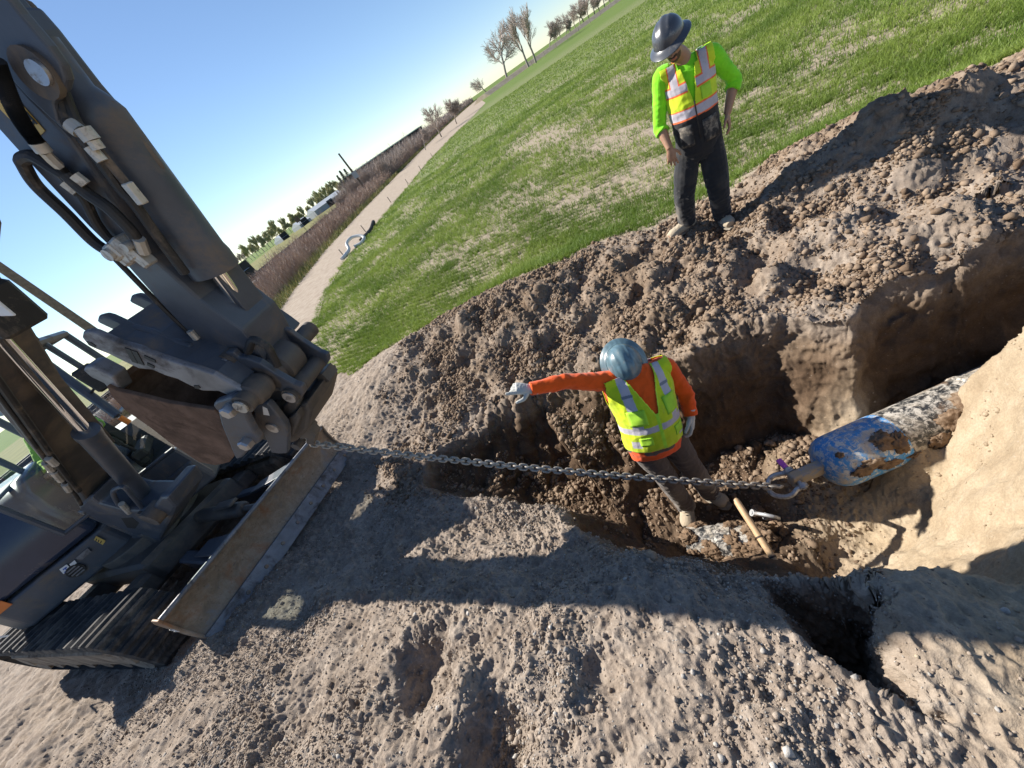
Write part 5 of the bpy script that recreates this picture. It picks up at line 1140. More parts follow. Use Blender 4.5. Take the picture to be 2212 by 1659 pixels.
# ------------------------------------------------------------- beyond the dig: track, brush, railway, trees, buildings
def at_dir(px, py, D): r = ray(px, py); r = r / np.hypot(r[0], r[1]); p = O3 + r * D; return p
def strip(name, L, R, mat_, z, n=10, kind='structure', rough=0.0, cols=7):
    L, R = np.array(L), np.array(R); P = []; t = np.linspace(0, 1, len(L)); tt = np.linspace(0, 1, n)
    l = np.c_[np.interp(tt, t, L[:, 0]), np.interp(tt, t, L[:, 1])]; r = np.c_[np.interp(tt, t, R[:, 0]), np.interp(tt, t, R[:, 1])]
    for i in range(n):
        for k in range(cols):
            p = l[i] + (r[i] - l[i]) * k / (cols - 1); P.append((p[0], p[1], 0))
    P = np.array(P); P[:, 2] = z + rough * np.abs(noise3(P * V(2, 2, 1) + 3)) ; 
    F = [(i * cols + k, i * cols + k + 1, (i + 1) * cols + k + 1, (i + 1) * cols + k) for i in range(n - 1) for k in range(cols - 1)]
    o = link(name, new_mesh(name, P, F, [mat_], True)); 
    return tag(o, kind=kind) if kind else o
g2 = lambda x, y, z=0: gz(x, y, z)[:2]
ROADL = [(-9.4, 9), (-8.6, 13)] + [tuple(g2(*q)) for q in [(590,690),(640,620),(700,545),(780,458),(850,386),(905,330),(960,276),(1005,236),(1034,212)]]
ROADR = [(-2.6, 7.6), (-3.6, 10.5)] + [tuple(g2(*q)) for q in [(682,720),(700,645),(740,572),(792,510),(852,440),(922,352),(982,290),(1024,249),(1049,222)]]
def road_mat():
    m, t, b = nodes('track_dust'); co = objco(t); n1 = noise_node(t, 3, 7, .7, co, .4); n2 = noise_node(t, 24, 5, .7, co)
    c = ramp(t, n1, [(.3, (.27, .215, .165)), (.5, (.36, .30, .24)), (.7, (.43, .37, .30))]); c = mixc(t, maprange(t, n2, .55, .75, 0, .4), c, (.22, .17, .13))
    t.links.new(c, b.inputs['Base Color']); b.inputs['Roughness'].default_value = .95; b.inputs['Specular IOR Level'].default_value = .1
    w = t.nodes.new('ShaderNodeTexWave'); w.inputs['Scale'].default_value = 2.2; w.inputs['Distortion'].default_value = 5; w.inputs['Detail'].default_value = 3; t.links.new(co, w.inputs[0])
    bump(t, b, n2, .6, .03); return m
strip('dirt_road', ROADL, ROADR, road_mat(), .012, 90, rough=.02, cols=15)
# railway bank beyond the brush
RA, RB = gz(548, 596, 1.0) * V(1, 1, 0), gz(655, 509, 1.0) * V(1, 1, 0)                     # two points on the near rail
rd = unit(RB - RA); rn = V(-rd[1], rd[0], 0)                 # rn points away from the road
BAL = simple('grey_ballast', (.17, .155, .15), .95, 0, .55, 3.5, 1, 6)
b = MB(); A0, A1 = RA - rd * 90, RA + rd * 400
b.prism([A0 - rn * 4.5 + V(0, 0, -.3), A0 - rn * 1.6 + V(0, 0, .75), A0 + rn * 3.0 + V(0, 0, .75), A0 + rn * 6 + V(0, 0, -.3)], A1 - A0)
tag(b.build('railway_embankment', [BAL]), kind='structure')
rail = empty('railway_track', RA + V(0, 0, .75), 'railway track with dark steel rails on the ballast bank beyond the brush', 'railway track')
RAILM = simple('dark_rail', (.045, .035, .032), .5, .4, .2, 3, 0)
for o_ in (0, 1.435):
    b = MB(); b.box((A0 + A1) / 2 + rn * o_ + V(0, 0, .98), rd, rn, ZU, 245, .05, .09); b.build('rail', [RAILM], rail)
b = MB()
for k in range(520): b.box(A0 + rd * (k * .62 + 30) + rn * .72 + V(0, 0, .81), rd, rn, ZU, .12, 1.25, .07)
so_ = b.build('sleeper', [simple('dark_sleeper', (.07, .055, .045), .9)], rail); so_['kind'] = 'stuff'
# grassy strip between railway and trees
def veg_mat(name, a, b_, sc_=3):
    m, t, bs = nodes(name); co = objco(t); c = mixc(t, maprange(t, noise_node(t, sc_, 6, .7, co), .3, .7), a, b_); t.links.new(c, bs.inputs['Base Color']); bs.inputs['Roughness'].default_value = .9; bs.inputs['Specular IOR Level'].default_value = .15; return m
MEAD = veg_mat('dry_meadow', (.12, .13, .035), (.22, .20, .07), .25)
strip('meadow', [A0[:2] + rn[:2] * 5, A1[:2] + rn[:2] * 5], [A0[:2] + rn[:2] * 75, A1[:2] + rn[:2] * 75], MEAD, .03, 60, rough=.25, cols=30)
VERGE = veg_mat('verge_grass', (.07, .11, .02), (.20, .17, .06), 1.2)

b = MB(); e0, e1 = at_dir(1046, 205, 170), at_dir(1352, -16, 250); e0[2] = e1[2] = 0; ed = unit(e1 - e0); en = V(-ed[1], ed[0], 0)
b.prism([e0 - en * 3 + V(0, 0, -.1), e0 + V(0, 0, 1.3), e0 + en * 4 + V(0, 0, 1.3), e0 + en * 8 + V(0, 0, -.1)], e1 - e0 + ed * 60); tag(b.build('field_bank', [veg_mat('dry_bank', (.26, .22, .16), (.40, .35, .27), .4)]), kind='structure')
# generic blades and stems as loose ribbons
def ribbons(P, H, lean, width, azi, nseg=2, taper=True):
    """vectorised bent ribbons: base P, height H, lean vector, width; returns vertices and quads"""
    n = len(P); side = np.c_[np.cos(azi), np.sin(azi), np.zeros(n)]; rows = []
    for k in range(nseg + 1):
        t_ = k / nseg; c = P + np.c_[lean[:, 0] * t_ ** 1.8, lean[:, 1] * t_ ** 1.8, H * (t_ - .12 * t_ * t_)]
        w = width * (1 - .82 * t_ if taper else 1); rows += [c - side * w[:, None] / 2, c + side * w[:, None] / 2]
    Vt = np.stack(rows, 1).reshape(-1, 3); m_ = 2 * (nseg + 1); base = np.arange(n)[:, None] * m_
    F = np.concatenate([base + np.array([[2 * k, 2 * k + 1, 2 * k + 3, 2 * k + 2]]) for k in range(nseg)], 0)
    return Vt, F
def with_shade(o_me, n, m_, rng_):
    a = o_me.color_attributes.new('dye', 'FLOAT_COLOR', 'POINT'); return a
def blade_mat_(name, a, b_, rough=.6, trans=.25):
    m, t, bs = nodes(name); c = mixc(t, attr(t, 'tint', 'Fac'), a, b_); t.links.new(c, bs.inputs['Base Color']); bs.inputs['Roughness'].default_value = rough; bs.inputs['Specular IOR Level'].default_value = .3
    if trans:
        tr = t.nodes.new('ShaderNodeBsdfTranslucent'); t.links.new(c, tr.inputs[0]); mx = t.nodes.new('ShaderNodeMixShader'); mx.inputs[0].default_value = trans; t.links.new(bs.outputs[0], mx.inputs[1]); t.links.new(tr.outputs[0], mx.inputs[2]); t.links.new(mx.outputs[0], t.nodes['Material Output'].inputs[0])
    return m
def ribbon_object(name, Vt, F, tint, mat_, kind='stuff', label=None, cat=None, parent=None):
    me = new_mesh(name, Vt, F, [mat_]); a = me.attributes.new('tint', 'FLOAT', 'POINT'); a.data.foreach_set('value', np.asarray(tint, np.float32)); o = link(name, me, parent)
    if not parent: tag(o, label, cat, None, kind)
    return o
# seedlings of the sown field
def sow(n, r0, r1, a0, a1):
    r = np.sqrt(rng.uniform(r0 ** 2, r1 ** 2, n)); a = np.radians(rng.uniform(a0, a1, n)); return np.c_[r * np.sin(a), r * np.cos(a)]
FPOLY = [tuple(g2(*q)) for q in [(690,800,.05),(790,785,.08),(800,770,.1),(905,712,.15),(1000,660,.2),(1110,612,.25),(1220,580,.2),(1300,522,.2),(1420,498,.25),(1470,465,.2),(1580,430,.2),(1690,335,.3),(1800,275,.35),(2000,205,.4),(2212,120,.4)]] + [(9, 1.5), (60, -5), (160, 120)] + [tuple(p) for p in ROADR[::-1][1:]]
BL = []; 
for (n, r0, r1, k, hgt, wid, spread) in [(90000, 4.0, 9.5, 6, .095, .007, .035), (100000, 9.5, 18, 5, .11, .011, .05), (90000, 18, 34, 4, .13, .020, .08), (70000, 34, 75, 3, .15, .04, .16)]:
    X = sow(n, r0, r1, -36, 74)
    X = X[(poly_sd(X, FPOLY) + noise3(np.c_[X, 0 * X[:, 0]] * 1.1) * .25 > -.12)]; bm_ = bare_mask(X); P3 = np.c_[X, 0 * X[:, 0]]
    cl_ = sstep(-.35, .35, noise3(P3 * 1.6 + 60)) * sstep(-.5, .2, noise3(P3 * 5.0 + 11)); X = X[rng.random(len(X)) < (1 - bm_ * .93) * (.45 + .55 * cl_)]
    # gather into drilled rows
    if r1 < 20: ph = (X[:, 0] * .62 + X[:, 1] * .78); X = X + ((np.round(ph / .19) * .19 - ph) * .55)[:, None] * np.array([.62, .78])
    zz = hfield(X); B = np.repeat(np.c_[X, zz], k, 0); m_ = len(B); B[:, :2] += rng.normal(size=(m_, 2)) * spread * .5
    Hh = hgt * rng.uniform(.55, 1.25, m_); la = rng.uniform(0, 6.28, m_); ll = Hh * rng.uniform(.1, .9, m_)
    Vt, F = ribbons(B, Hh, np.c_[np.cos(la), np.sin(la)] * ll[:, None], wid * rng.uniform(.7, 1.3, m_), rng.uniform(0, 6.28, m_)); patch = sstep(-.4, .4, noise3(B * .5 + 5)); tint = np.repeat(np.clip(patch * .6 + rng.uniform(0, .5, m_), 0, 1), 6); BL.append((Vt, F, tint))
off = 0; Vs, Fs, Ts = [], [], []
for Vt, F, t_ in BL: Vs.append(Vt); Fs.append(F + off); Ts.append(t_); off += len(Vt)
ribbon_object('wheat_seedlings', np.concatenate(Vs), np.concatenate(Fs), np.concatenate(Ts), blade_mat_('wheat_leaf', (.10, .18, .022), (.28, .36, .075), .5, .35), 'stuff', 'young green wheat growing in drilled rows across the field', 'crop')
# dry stubble and leaves on the bare places
X = sow(26000, 4.3, 16, -34, 62); X = X[poly_sd(X, FPOLY) > -.5]; zz = hfield(X); m_ = len(X); la = rng.uniform(0, 6.28, m_)
Vt, F = ribbons(np.c_[X, zz + .012], np.full(m_, .012), np.c_[np.cos(la), np.sin(la)] * rng.uniform(.02, .09, m_)[:, None], rng.uniform(.003, .007, m_), la + 1.57)
ribbon_object('straw', Vt, F, np.repeat(rng.random(m_), 6), blade_mat_('dry_straw', (.34, .27, .18), (.50, .43, .31), .7, .1), 'stuff', 'dry straw and stubble scattered between the wheat rows', 'straw')
# verge and brush along the far side of the dirt road
def along(poly, n, w0, w1, t0=0, t1=1):
    p = np.array(poly); s_ = np.concatenate([[0], np.cumsum(np.linalg.norm(np.diff(p, axis=0), axis=1))]); q = s_[-1] * (t0 + (t1 - t0) * rng.random(n) ** 1.9); x = np.interp(q, s_, p[:, 0]); y = np.interp(q, s_, p[:, 1]); e = 1.0; d = np.c_[np.interp(q + e, s_, p[:, 0]) - x, np.interp(q + e, s_, p[:, 1]) - y]; d /= np.linalg.norm(d, axis=1)[:, None] + 1e-9; nn = np.c_[-d[:, 1], d[:, 0]]; return np.c_[x, y] + nn * rng.uniform(w0, w1, n)[:, None]
X = along(ROADL, 16000, -.2, 1.3); m_ = len(X); la = rng.uniform(0, 6.28, m_); dd = np.hypot(X[:, 0], X[:, 1]); Hh = rng.uniform(.15, .55, m_)
Vt, F = ribbons(np.c_[X, 0 * la], Hh, np.c_[np.cos(la), np.sin(la)] * Hh[:, None] * .5, .012 + dd * .0008, la + 1.2); ribbon_object('verge_grass', Vt, F, np.repeat(rng.random(m_), 6), blade_mat_('verge_leaf', (.085, .14, .02), (.36, .29, .13), .7, .2), 'stuff', 'strip of grass between the dirt road and the brush', 'grass')
def brush(name, n, w0, w1, h0_, h1_, t0, t1, ca, cb, label):
    X = along(ROADL, n, w0, w1, t0, t1); m_ = len(X); P3 = np.c_[X, 0 * X[:, 0]]; clump = .72 + .5 * noise3(P3 * .55) + .3 * noise3(P3 * 1.7); Hh = np.clip(rng.uniform(h0_, h1_, m_) * clump, .25, 9); dd = np.hypot(X[:, 0], X[:, 1])
    la = rng.uniform(0, 6.28, m_); ll = Hh * rng.uniform(.02, .38, m_); Wd = .010 + dd * .00075
    Vt, F = ribbons(P3, Hh, np.c_[np.cos(la), np.sin(la)] * ll[:, None], Wd, la + 1.57 + rng.normal(size=m_) * .5, 3); tn = np.repeat(np.clip(rng.random(m_) * .7 + .3 * sstep(-.3, .3, noise3(P3 * .3)), 0, 1), 8); Vl = [Vt]; Fl = [F]; Tl = [tn]; off = len(Vt)
    for j in range(4):                                        # side twigs
        t_ = rng.uniform(.25, .95, m_); B = P3 + np.c_[np.cos(la) * ll * t_ ** 1.8, np.sin(la) * ll * t_ ** 1.8, Hh * (t_ - .12 * t_ * t_)]; l2 = rng.uniform(0, 6.28, m_); hh = Hh * rng.uniform(.08, .28, m_)
        V2, F2 = ribbons(B, hh, np.c_[np.cos(l2), np.sin(l2)] * hh[:, None] * rng.uniform(.3, 1.0, m_)[:, None], Wd * .6, l2 + 1.57, 1); Vl.append(V2); Fl.append(F2 + off); Tl.append(np.repeat(np.clip(rng.random(m_), 0, 1), 4)); off += len(V2)
    return ribbon_object(name, np.concatenate(Vl), np.concatenate(Fl), np.concatenate(Tl), blade_mat_(name + '_stem', ca, cb, .8, 0), 'stuff', label, 'brush')
brush('willow_brush', 34000, .9, 6.8, 1.0, 2.2, .02, .55, (.27, .17, .13), (.52, .41, .33), 'dense leafless reddish brown willow brush lining the dirt road')
brush('distant_brush', 34000, 1.5, 12, 1.6, 4.2, .2, .95, (.28, .225, .19), (.50, .42, .36), 'taller grey brown brush further along the dirt road')

# bare trees
def tree_mesh(seed, H, spread, levels=5, twig=.02, droop=0.0, upright=.5):
    r = np.random.default_rng(seed); segs = []
    def grow(p, d, L, R, lv):
        n = 3; q = p
        for i in range(n):
            d2 = unit(d + r.normal(size=3) * .13 + V(0, 0, upright * .10)); e = q + d2 * L / n; segs.append((q, e, R * (1 - .28 * i / n), R * (1 - .28 * (i + 1) / n), lv)); q, d = e, d2
            if lv < levels and i >= (1 if lv == 0 else 0):
                for _ in range(2 if lv < 3 else 2):
                    ax = unit(np.cross(d, r.normal(size=3))); a = r.uniform(.35, .85) * spread; dn = unit(d * math.cos(a) + ax * math.sin(a)); grow(q, dn, L * r.uniform(.5, .74), max(R * r.uniform(.42, .6), twig * .5), lv + 1)
        if lv < levels: grow(q, unit(d + r.normal(size=3) * .25), L * .68, max(R * .66, twig * .5), lv + 1)
    grow(V(0, 0, -.1), V(0, 0, 1), H * .34, H * .021, 0); return segs
def tubes(segs, sides=3):
    A = np.array([s[0] for s in segs]); B = np.array([s[1] for s in segs]); ra = np.array([s[2] for s in segs]); rb = np.array([s[3] for s in segs]); d = B - A; d /= np.linalg.norm(d, axis=1)[:, None] + 1e-9
    u = np.cross(d, np.where(np.abs(d[:, 2:]) < .9, np.array([[0, 0, 1.]]), np.array([[1., 0, 0]]))); u /= np.linalg.norm(u, axis=1)[:, None] + 1e-9; v = np.cross(d, u); rows = []
    for c, rr_ in ((A, ra), (B, rb)):
        for k in range(sides): a = 2 * math.pi * k / sides; rows.append(c + (u * math.cos(a) + v * math.sin(a)) * rr_[:, None])
    Vt = np.stack(rows, 1).reshape(-1, 3); n = len(segs); base = np.arange(n)[:, None] * 2 * sides
    F = np.concatenate([base + np.array([[k, (k + 1) % sides, sides + (k + 1) % sides, sides + k]]) for k in range(sides)], 0); return Vt, F
BARK = veg_mat('grey_bark', (.26, .225, .19), (.40, .35, .30), 2); TWIG = veg_mat('bare_twigs', (.36, .30, .265), (.55, .48, .43), 1.5); TWIGY = veg_mat('budding_twigs', (.42, .41, .22), (.60, .57, .36), 1.2); DARKT = veg_mat('evergreen_needles', (.018, .035, .014), (.05, .075, .03), 2)
def tree_proto(seed, H, spread, tw, levels=5, upright=.5, fine=.03):
    sg = tree_mesh(seed, H, spread, levels, fine, 0, upright); tr = [s for s in sg if s[4] == 0]; cr = [s for s in sg if s[4] > 0]
    a, b_ = tubes(tr, 7); c, d = tubes(cr, 3); return new_mesh('trunk', a, b_, [BARK], True), new_mesh('crown', c, d, [tw])
PR = [tree_proto(3, 15, .95, TWIG, 4, .3, .028), tree_proto(5, 19, .62, TWIG, 4, .8, .030), tree_proto(8, 13, .8, TWIG, 5, .5, .034), tree_proto(11, 16, .38, TWIGY, 5, 1.0, .05), tree_proto(14, 11, .9, TWIGY, 5, .4, .045)]
PH = [max(float(np.array([v.co[2] for v in c.vertices]).max()), 1) for t_, c in PR]
def base_at(px, py, Dmax=260):
    r = ray(px, py); t_ = CAMZ / -r[2] * np.hypot(r[0], r[1]) if r[2] < -1e-6 else 1e9; r = r / np.hypot(r[0], r[1]); p = O3 + r * min(t_, Dmax); p[2] = 0; return p
def tree(px, py, D, hpx, proto, label, group='bare trees along the horizon', name='bare_tree', seed=0):
    """base seen at (px, py) on the ground direction, at horizontal distance D; hpx: its height in the picture"""
    p = base_at(px, py, D * 1.5); depth = p[1] * math.cos(PITCH) + (CAMZ) * math.sin(PITCH); H = hpx / FP * depth
    t_, c_ = PR[proto]; k = H / PH[proto]
    e = empty(name, p, label, 'tree', group); e.rotation_euler[2] = seed * 1.7; e.scale = (k,) * 3
    for me, nm in ((t_, 'trunk'), (c_, 'crown')): o = bpy.data.objects.new(nm, me); COL.objects.link(o); o.parent = e
    return e
tree(1095, 170, 150, 92, 0, 'broad bare tree standing apart, left of the two tall bare trees', seed=1)
tree(1142, 145, 160, 100, 1, 'tall bare tree, left of the pair at the field edge', seed=2)
tree(1158, 136, 165, 98, 1, 'tall bare tree, right of the pair at the field edge', seed=4)
tree(1188, 108, 165, 46, 2, 'short dark bare tree right of the tall pair', seed=5)
tree(1044, 182, 165, 36, 0, 'small bare tree rising above the far grey brush', seed=6)
for k, (px, py, D, h) in enumerate([(1212,84,180,34),(1222,78,180,30),(1234,69,185,42),(1243,62,190,38),(1252,56,190,46),(1262,49,190,44),(1272,42,190,40),(1284,33,190,48),(1295,25,190,40),(1306,16,190,44),(1318,8,190,36),(1204,92,180,28),(1330,-2,190,40)]): tree(px, py, D, h, (1, 2, 0)[k % 3], 'bare tree in the far row along the upper field edge', 'far row of bare trees', seed=k * 1.3)
tree(938, 268, 62, 62, 0, 'spreading bare tree in the brush, right of the long dark building', seed=7); tree(972, 240, 72, 50, 2, 'bushy bare tree in the brush beside the spreading bare tree', seed=8); tree(905, 300, 56, 40, 2, 'low bare tree in front of the long dark building end', seed=9)
for k in range(34):
    t_ = k / 33; px = 545 + (760 - 545) * t_; py = 562 + (408 - 562) * t_; tree(px, py, 165 + 25 * t_ + rng.uniform(-8, 8), (26, 33, 22)[k % 3] * rng.uniform(.85, 1.2) * (1.15 if t_ < .35 else .9), (4, 3, 4)[k % 3], 'budding pale green tree in the row behind the meadow', 'budding trees behind the meadow', 'budding_tree', seed=k)
for k, (px, py, h) in enumerate([(520,578,32),(528,572,30),(536,566,26)]): tree(px, py, 150, h, 1, 'bare upright poplar at the left end of the meadow trees', 'poplars at the meadow end', seed=k)
for k, (px, py, h) in enumerate([(698,452,33),(707,445,38),(716,438,36),(724,432,34),(733,426,37),(742,419,33)]): tree(px, py, 200, h, 3, 'slim upright poplar above the pale sheds', 'poplars above the sheds', 'poplar', seed=k)
def conifer(px, py, D, hpx, label):
    p = base_at(px, py, D * 1.3); depth = p[1] * math.cos(PITCH) + CAMZ * math.sin(PITCH); H = hpx / FP * depth
    e = empty('conifer', p, label, 'tree', 'dark conifers above the sheds'); q = MB(); q.tube([p, p + V(0, 0, H * .9)], [H * .02, H * .006], 6); q.build('trunk', [BARK], e)
    n = 900; t_ = rng.random(n) ** .8; a = rng.uniform(0, 6.28, n); R = H * .24 * (1 - t_) * rng.uniform(.3, 1.0, n) + .05; B = p + np.c_[np.cos(a) * R, np.sin(a) * R, H * (.06 + .92 * t_)]
    Vt, F = ribbons(B, np.full(n, -H * .03), np.c_[np.cos(a), np.sin(a)] * H * .07, np.full(n, H * .035), a + 1.57, 1); ribbon_object('crown', Vt, F, np.repeat(rng.random(n), 4), blade_mat_('needles', (.018, .034, .014), (.06, .085, .035), .8, 0), parent=e)
for px, py, h in [(752,412,36),(760,406,40),(768,400,38),(777,393,34),(645,487,20),(652,482,18)]: conifer(px, py, 205, h, 'dark conifer in the group above the pale sheds')
# long dark building, sheds, pole, sign, posts, hose
bA, bB = at_dir(768, 392, 118), at_dir(918, 286, 150); tA, tB = at_dir(768, 376, 118), at_dir(912, 276, 152)
DARKB = simple('dark_sheet_wall', (.022, .024, .026), .8, 0, .2, .6, 0); EAVE = simple('green_trim', (.04, .09, .07), .6)
dA = V(bA[0], bA[1], 0); dB = V(bB[0], bB[1], 0); bd = unit(dB - dA); bn = V(-bd[1], bd[0], 0)
bld = empty('long_building', dA, 'long low dark building standing beyond the railway and brush', 'building')
Hb = 4.1
b = MB(); b.prism([dA, dB, dB + bn * 3, dA + bn * 3], V(0, 0, Hb)); b.build('wall', [DARKB], bld)
b = MB(); b.prism([dA - bn * .5 - bd * .5 + V(0, 0, Hb), dA + bn * 1.5 - bd * .5 + V(0, 0, Hb + .25), dA + bn * 3.5 - bd * .5 + V(0, 0, Hb)], dB - dA + bd * 1); b.build('roof', [EAVE], bld)
SHED = simple('pale_shed_wall', (.34, .37, .39), .7, 0, .1, .5, 0); SHR = simple('pale_shed_roof', (.46, .49, .51), .5, .1, .1, .5, 0)
def shed(p0, p1, D0, D1, h_, label, roof=SHR):
    a, c = at_dir(*p0, D0), at_dir(*p1, D1); a[2] = c[2] = 0; d_ = unit(c - a); n_ = V(-d_[1], d_[0], 0); e = empty('shed', a, label, 'shed')
    q = MB(); q.prism([a, c, c + n_ * 9, a + n_ * 9], V(0, 0, h_)); w_ = q.build('wall', [SHED], e); q = MB(); q.prism([a - n_ * .3 + V(0, 0, h_ + .02), a + n_ * 4.5 + V(0, 0, h_ + 1.4), a + n_ * 9.3 + V(0, 0, h_ + .02)], c - a); q.build('roof', [roof], e)
    q = MB(); m_ = (a + c) / 2; q.box(m_ - n_ * .03 + V(0, 0, 1.2), d_, n_, ZU, 1.4, .03, 1.2); q.build('door', [DARKB], e)
shed((690, 470), (752, 425), 178, 185, 2.0, 'long pale grey shed beyond the meadow below the poplars'); shed((655, 496), (678, 480), 172, 174, 1.2, 'small pale shed left of the long pale shed'); shed((615, 522), (628, 513), 165, 166, 1.0, 'tiny white hut among the budding trees')
shed((527, 596), (541, 584), 62, 63, 1.4, 'dark gabled hut beside the rails near the excavator guard')
POLEW = simple('weathered_pole_wood', (.11, .085, .065), .9, 0, .25, 3, 0)
pb_ = at_dir(793, 413, 62); pb_[2] = 0; pole = empty('utility_pole', pb_, 'short dark wooden utility pole leaning above the willow brush', 'utility pole')
b = MB(); b.tube([pb_, pb_ + V(-.15, 0, 5.9)], [.17, .12], 10); b.build('shaft', [POLEW], pole); b = MB(); b.box(pb_ + V(0, -.2, 3.0), V(1, 0, 0), V(0, 1, 0), ZU, .35, .08, .4); b.build('meter_box', [SHED], pole)
pq = at_dir(170, 693, 58); pq[2] = 0; pl2 = empty('tall_pole', pq, 'tall weathered wooden pole rising behind the excavator bucket teeth', 'utility pole')
b = MB(); b.tube([pq, pq + V(0, 0, 24)], [.42, .34], 12); b.build('shaft', [simple('grey_pole_wood', (.20, .155, .12), .9, 0, .3, 4, .2, 30)], pl2); b = MB(); b.tube([at_dir(38, 655, 57), at_dir(2, 612, 57)], .04, 6); b.build('guy_wire', [POLEW], pl2)
sg = at_dir(661, 496, 74); sg[2] = .4; s1 = empty('railway_sign', sg, 'small dark square railway sign on a post beside the rails', 'sign'); b = MB(); b.tube([sg, sg + V(0, 0, 2.2)], .05, 6); b.build('post', [POLEW], s1); b = MB(); b.box(sg + V(0, -.06, 2.3), V(1, 0, 0), V(0, 1, 0), ZU, .38, .02, .38); b.build('panel', [POLEW], s1)
STAKE = simple('pale_stake', (.34, .28, .22), .9)
for k, (px, py) in enumerate([(790,509),(845,446),(882,406),(910,376),(745,563),(935,348)]):
    p = gz(px, py - 8, 0); e = empty('wooden_stake', p, 'short weathered stake at the edge of the dirt road', 'stake', 'stakes along the dirt road'); b = MB(); b.box(p + V(0, 0, .22), V(1, .2, 0), V(-.2, 1, 0), ZU, .03, .03, .24, bev=.008); b.build('post', [STAKE], e)
for k, (px, py) in enumerate([(1148,137),(1175,116),(1200,97),(1224,79),(1248,59),(1272,40),(1294,23),(1312,8)]):
    p = at_dir(px, py, 150 + 8 * k); p[2] = 0; e = empty('fence_post', p, 'thin pale fence post along the far field edge', 'post', 'posts along the far field edge'); b = MB(); b.tube([p, p + V(0, 0, 1.5)], .07, 6); b.build('post', [STAKE], e)
PVC = simple('white_plastic_hose', (.62, .62, .60), .5, 0, .1, 8, .05)
hp_ = gz(775, 530, 0); 
b = MB(); pts = [hp_ + V(*q) for q in [(-1.0,-1.3,.08),(-.75,-.9,.10),(-.5,-.4,.16),(-.45,.1,.40),(-.1,.45,.46),(.3,.3,.35),(.5,0,.16),(.2,-.25,.06),(-.2,-.2,.1)]]; b.tube(smooth_path(pts, 6), .085, 10); o = b.build('white_hose', [PVC], None, origin=hp_, smooth=True); tag(o, 'white plastic hose curled at the edge of the dirt road', 'hose')
b = MB(); pts = [hp_ + V(*q) for q in [(.2,.6,.08),(.9,1.7,.12),(1.3,2.6,.3),(1.2,3.0,.1)]]; b.tube(smooth_path(pts, 5), .10, 8); o = b.build('black_pipe', [BLACK], None, origin=hp_ + V(.2, .6, 0), smooth=True); tag(o, 'black drain pipe lying beyond the white hose by the road', 'pipe')
b = MB(); pw = gz(985, 703, .12); b.box(pw, unit(V(.9, .45, .12)), V(-.45, .9, 0), ZU, .22, .03, .012, bev=.004); o = b.build('plank', [WOOD], None, origin=pw); tag(o, 'pale plank stuck in the edge of the spoil heap by the grass', 'plank')

# ------------------------------------------------------------- loose clods and pebbles over the dug ground
def clods(name, n, sampler, size, mat_, label, cat, seed, sub=1, sink=.35):
    import bmesh
    r = np.random.default_rng(seed); bm = bmesh.new(); bmesh.ops.create_icosphere(bm, subdivisions=sub, radius=1); v0 = np.array([x.co[:] for x in bm.verts]); f0 = np.array([[y.index for y in x.verts] for x in bm.faces]); bm.free()
    P = sampler(n, r); n = len(P); S = size(n, r); sc3 = S[:, None] * r.uniform(.65, 1.25, (n, 3)) * np.array([1.1, 1.0, .85]); a = r.uniform(0, 6.28, n); ca, sa = np.cos(a), np.sin(a)
    vs = v0[None] * (1 + .75 * (r.random((n, len(v0))) - .5))[:, :, None] * sc3[:, None, :]; x = vs[:, :, 0] * ca[:, None] - vs[:, :, 1] * sa[:, None]; y = vs[:, :, 0] * sa[:, None] + vs[:, :, 1] * ca[:, None]
    z = vs[:, :, 2]; Vt = np.stack([x + P[:, :1], y + P[:, 1:2], z + P[:, 2:] + (S * (.6 - sink))[:, None]], 2).reshape(-1, 3); F = (f0[None] + (np.arange(n) * len(v0))[:, None, None]).reshape(-1, 3)
    me = new_mesh(name, Vt, F, [mat_]); at = me.attributes.new('tint', 'FLOAT', 'POINT'); at.data.foreach_set('value', np.repeat(r.random(n), len(v0)).astype(np.float32)); return tag(link(name, me), label, cat, None, 'stuff')
from mathutils.bvhtree import BVHTree
_sub = Pf.reshape(NR2, nA, 3)[:NR, :1281]; _ids = np.arange(NR * 1281).reshape(NR, 1281)
gtree = (_sub.reshape(-1, 3))
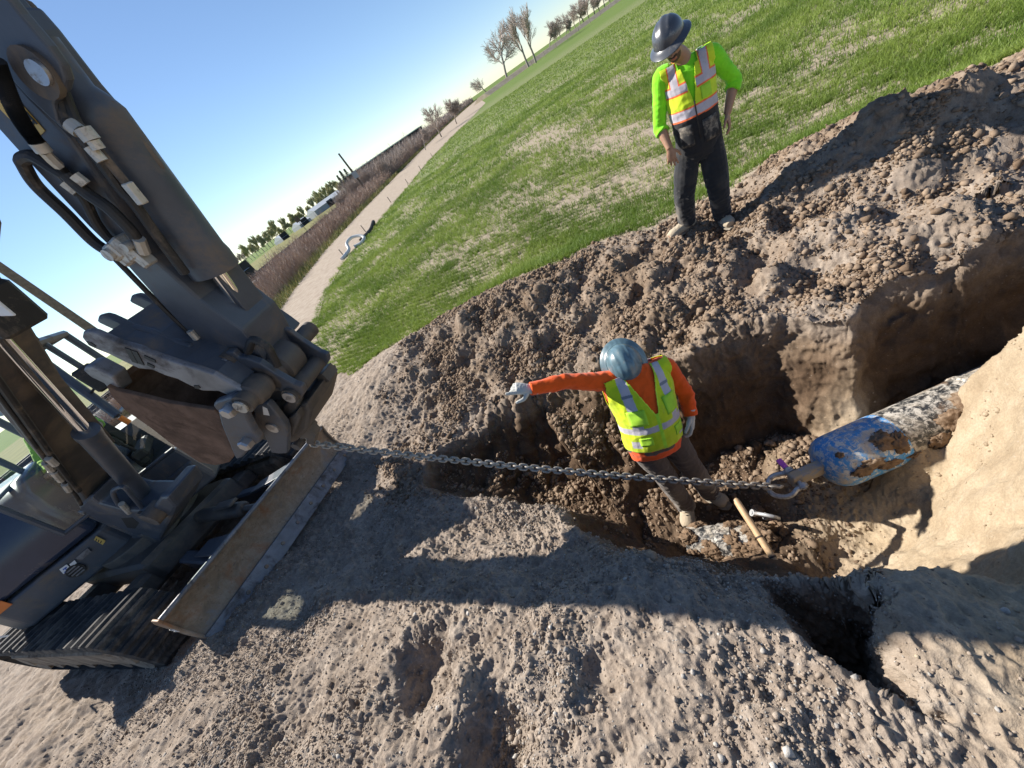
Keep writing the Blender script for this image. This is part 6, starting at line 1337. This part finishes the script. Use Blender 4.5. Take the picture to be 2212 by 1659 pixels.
def pick(mask_fn):
    """points of the ground sheet itself, weighted by the area each stands for"""
    fl = Pf; area = np.zeros(NR2 * nA); e1 = np.linalg.norm(np.gradient(Pn, axis=0), axis=2).ravel(); e2 = np.linalg.norm(np.gradient(Pn, axis=1), axis=2).ravel(); area = e1 * e2
    w_ = area * mask_fn() * (dcam < 9); w_ = w_ / w_.sum()
    return lambda n, r: Pf[r.choice(len(Pf), n, p=w_)]
fore = lambda: (1 - berm) * (1 - msk['pit']) * (1 - FIELD) * (1 - msk['gt']) * (.15 + sstep(-.1, .35, noise3(Pf * 1.3 + 3))) * sstep(7, 2, dcam) * (1 - tanw)
bermf = lambda: (berm + .8 * floor_m * (1 - tanw)) * (1 - sstep(.22, .42, steep)) * (.12 + sstep(.0, .4, noise3(Pf * 1.6 + 30)))
def tint_mat(name, a, b_):
    m, t, bs = nodes(name); co = objco(t); c = mixc(t, attr(t, 'tint', 'Fac'), a, b_); c = mixc(t, 1.0, c, ramp(t, noise_node(t, 80, 4, .7, co), [(.3, (.75,) * 3), (.7, (1.2,) * 3)]), 'MULTIPLY'); t.links.new(c, bs.inputs['Base Color']); bs.inputs['Roughness'].default_value = .95; bs.inputs['Specular IOR Level'].default_value = .15; bump(t, bs, noise_node(t, 160, 4, .7, co), .6, .004); return m
DRYC = tint_mat('dry_clod', (.21, .165, .128), (.36, .30, .245)); BRNC = tint_mat('brown_clod', (.14, .096, .064), (.30, .225, .162)); PEB = tint_mat('pebble', (.22, .205, .19), (.46, .43, .39))
clods('dry_clods', 110000, pick(fore), lambda n, r: .0025 + .0035 * r.random(n) ** 2 + .010 * r.random(n) ** 14, DRYC, 'loose grey tan crumbs of earth over the near bank', 'earth', 1)
clods('fine_gravel', 30000, pick(fore), lambda n, r: .0022 + .003 * r.random(n) ** 2 + .009 * r.random(n) ** 22, PEB, 'fine pale gravel and pebbles over the near bank', 'gravel', 2)
clods('brown_clods', 110000, pick(bermf), lambda n, r: .004 + .007 * r.random(n) ** 2 + .026 * r.random(n) ** 14, BRNC, 'loose brown clods over the spoil heap and the pit floor', 'earth', 3)
clods('tan_crumbs', 9000, pick(lambda: tanw * (.1 + sstep(.1, .4, noise3(Pf * 3)))), lambda n, r: .003 + .004 * r.random(n) ** 2 + .012 * r.random(n) ** 14, tint_mat('tan_crumb', (.30, .23, .155), (.44, .36, .26)), 'tan crumbs of earth on the cut slope', 'earth', 4)
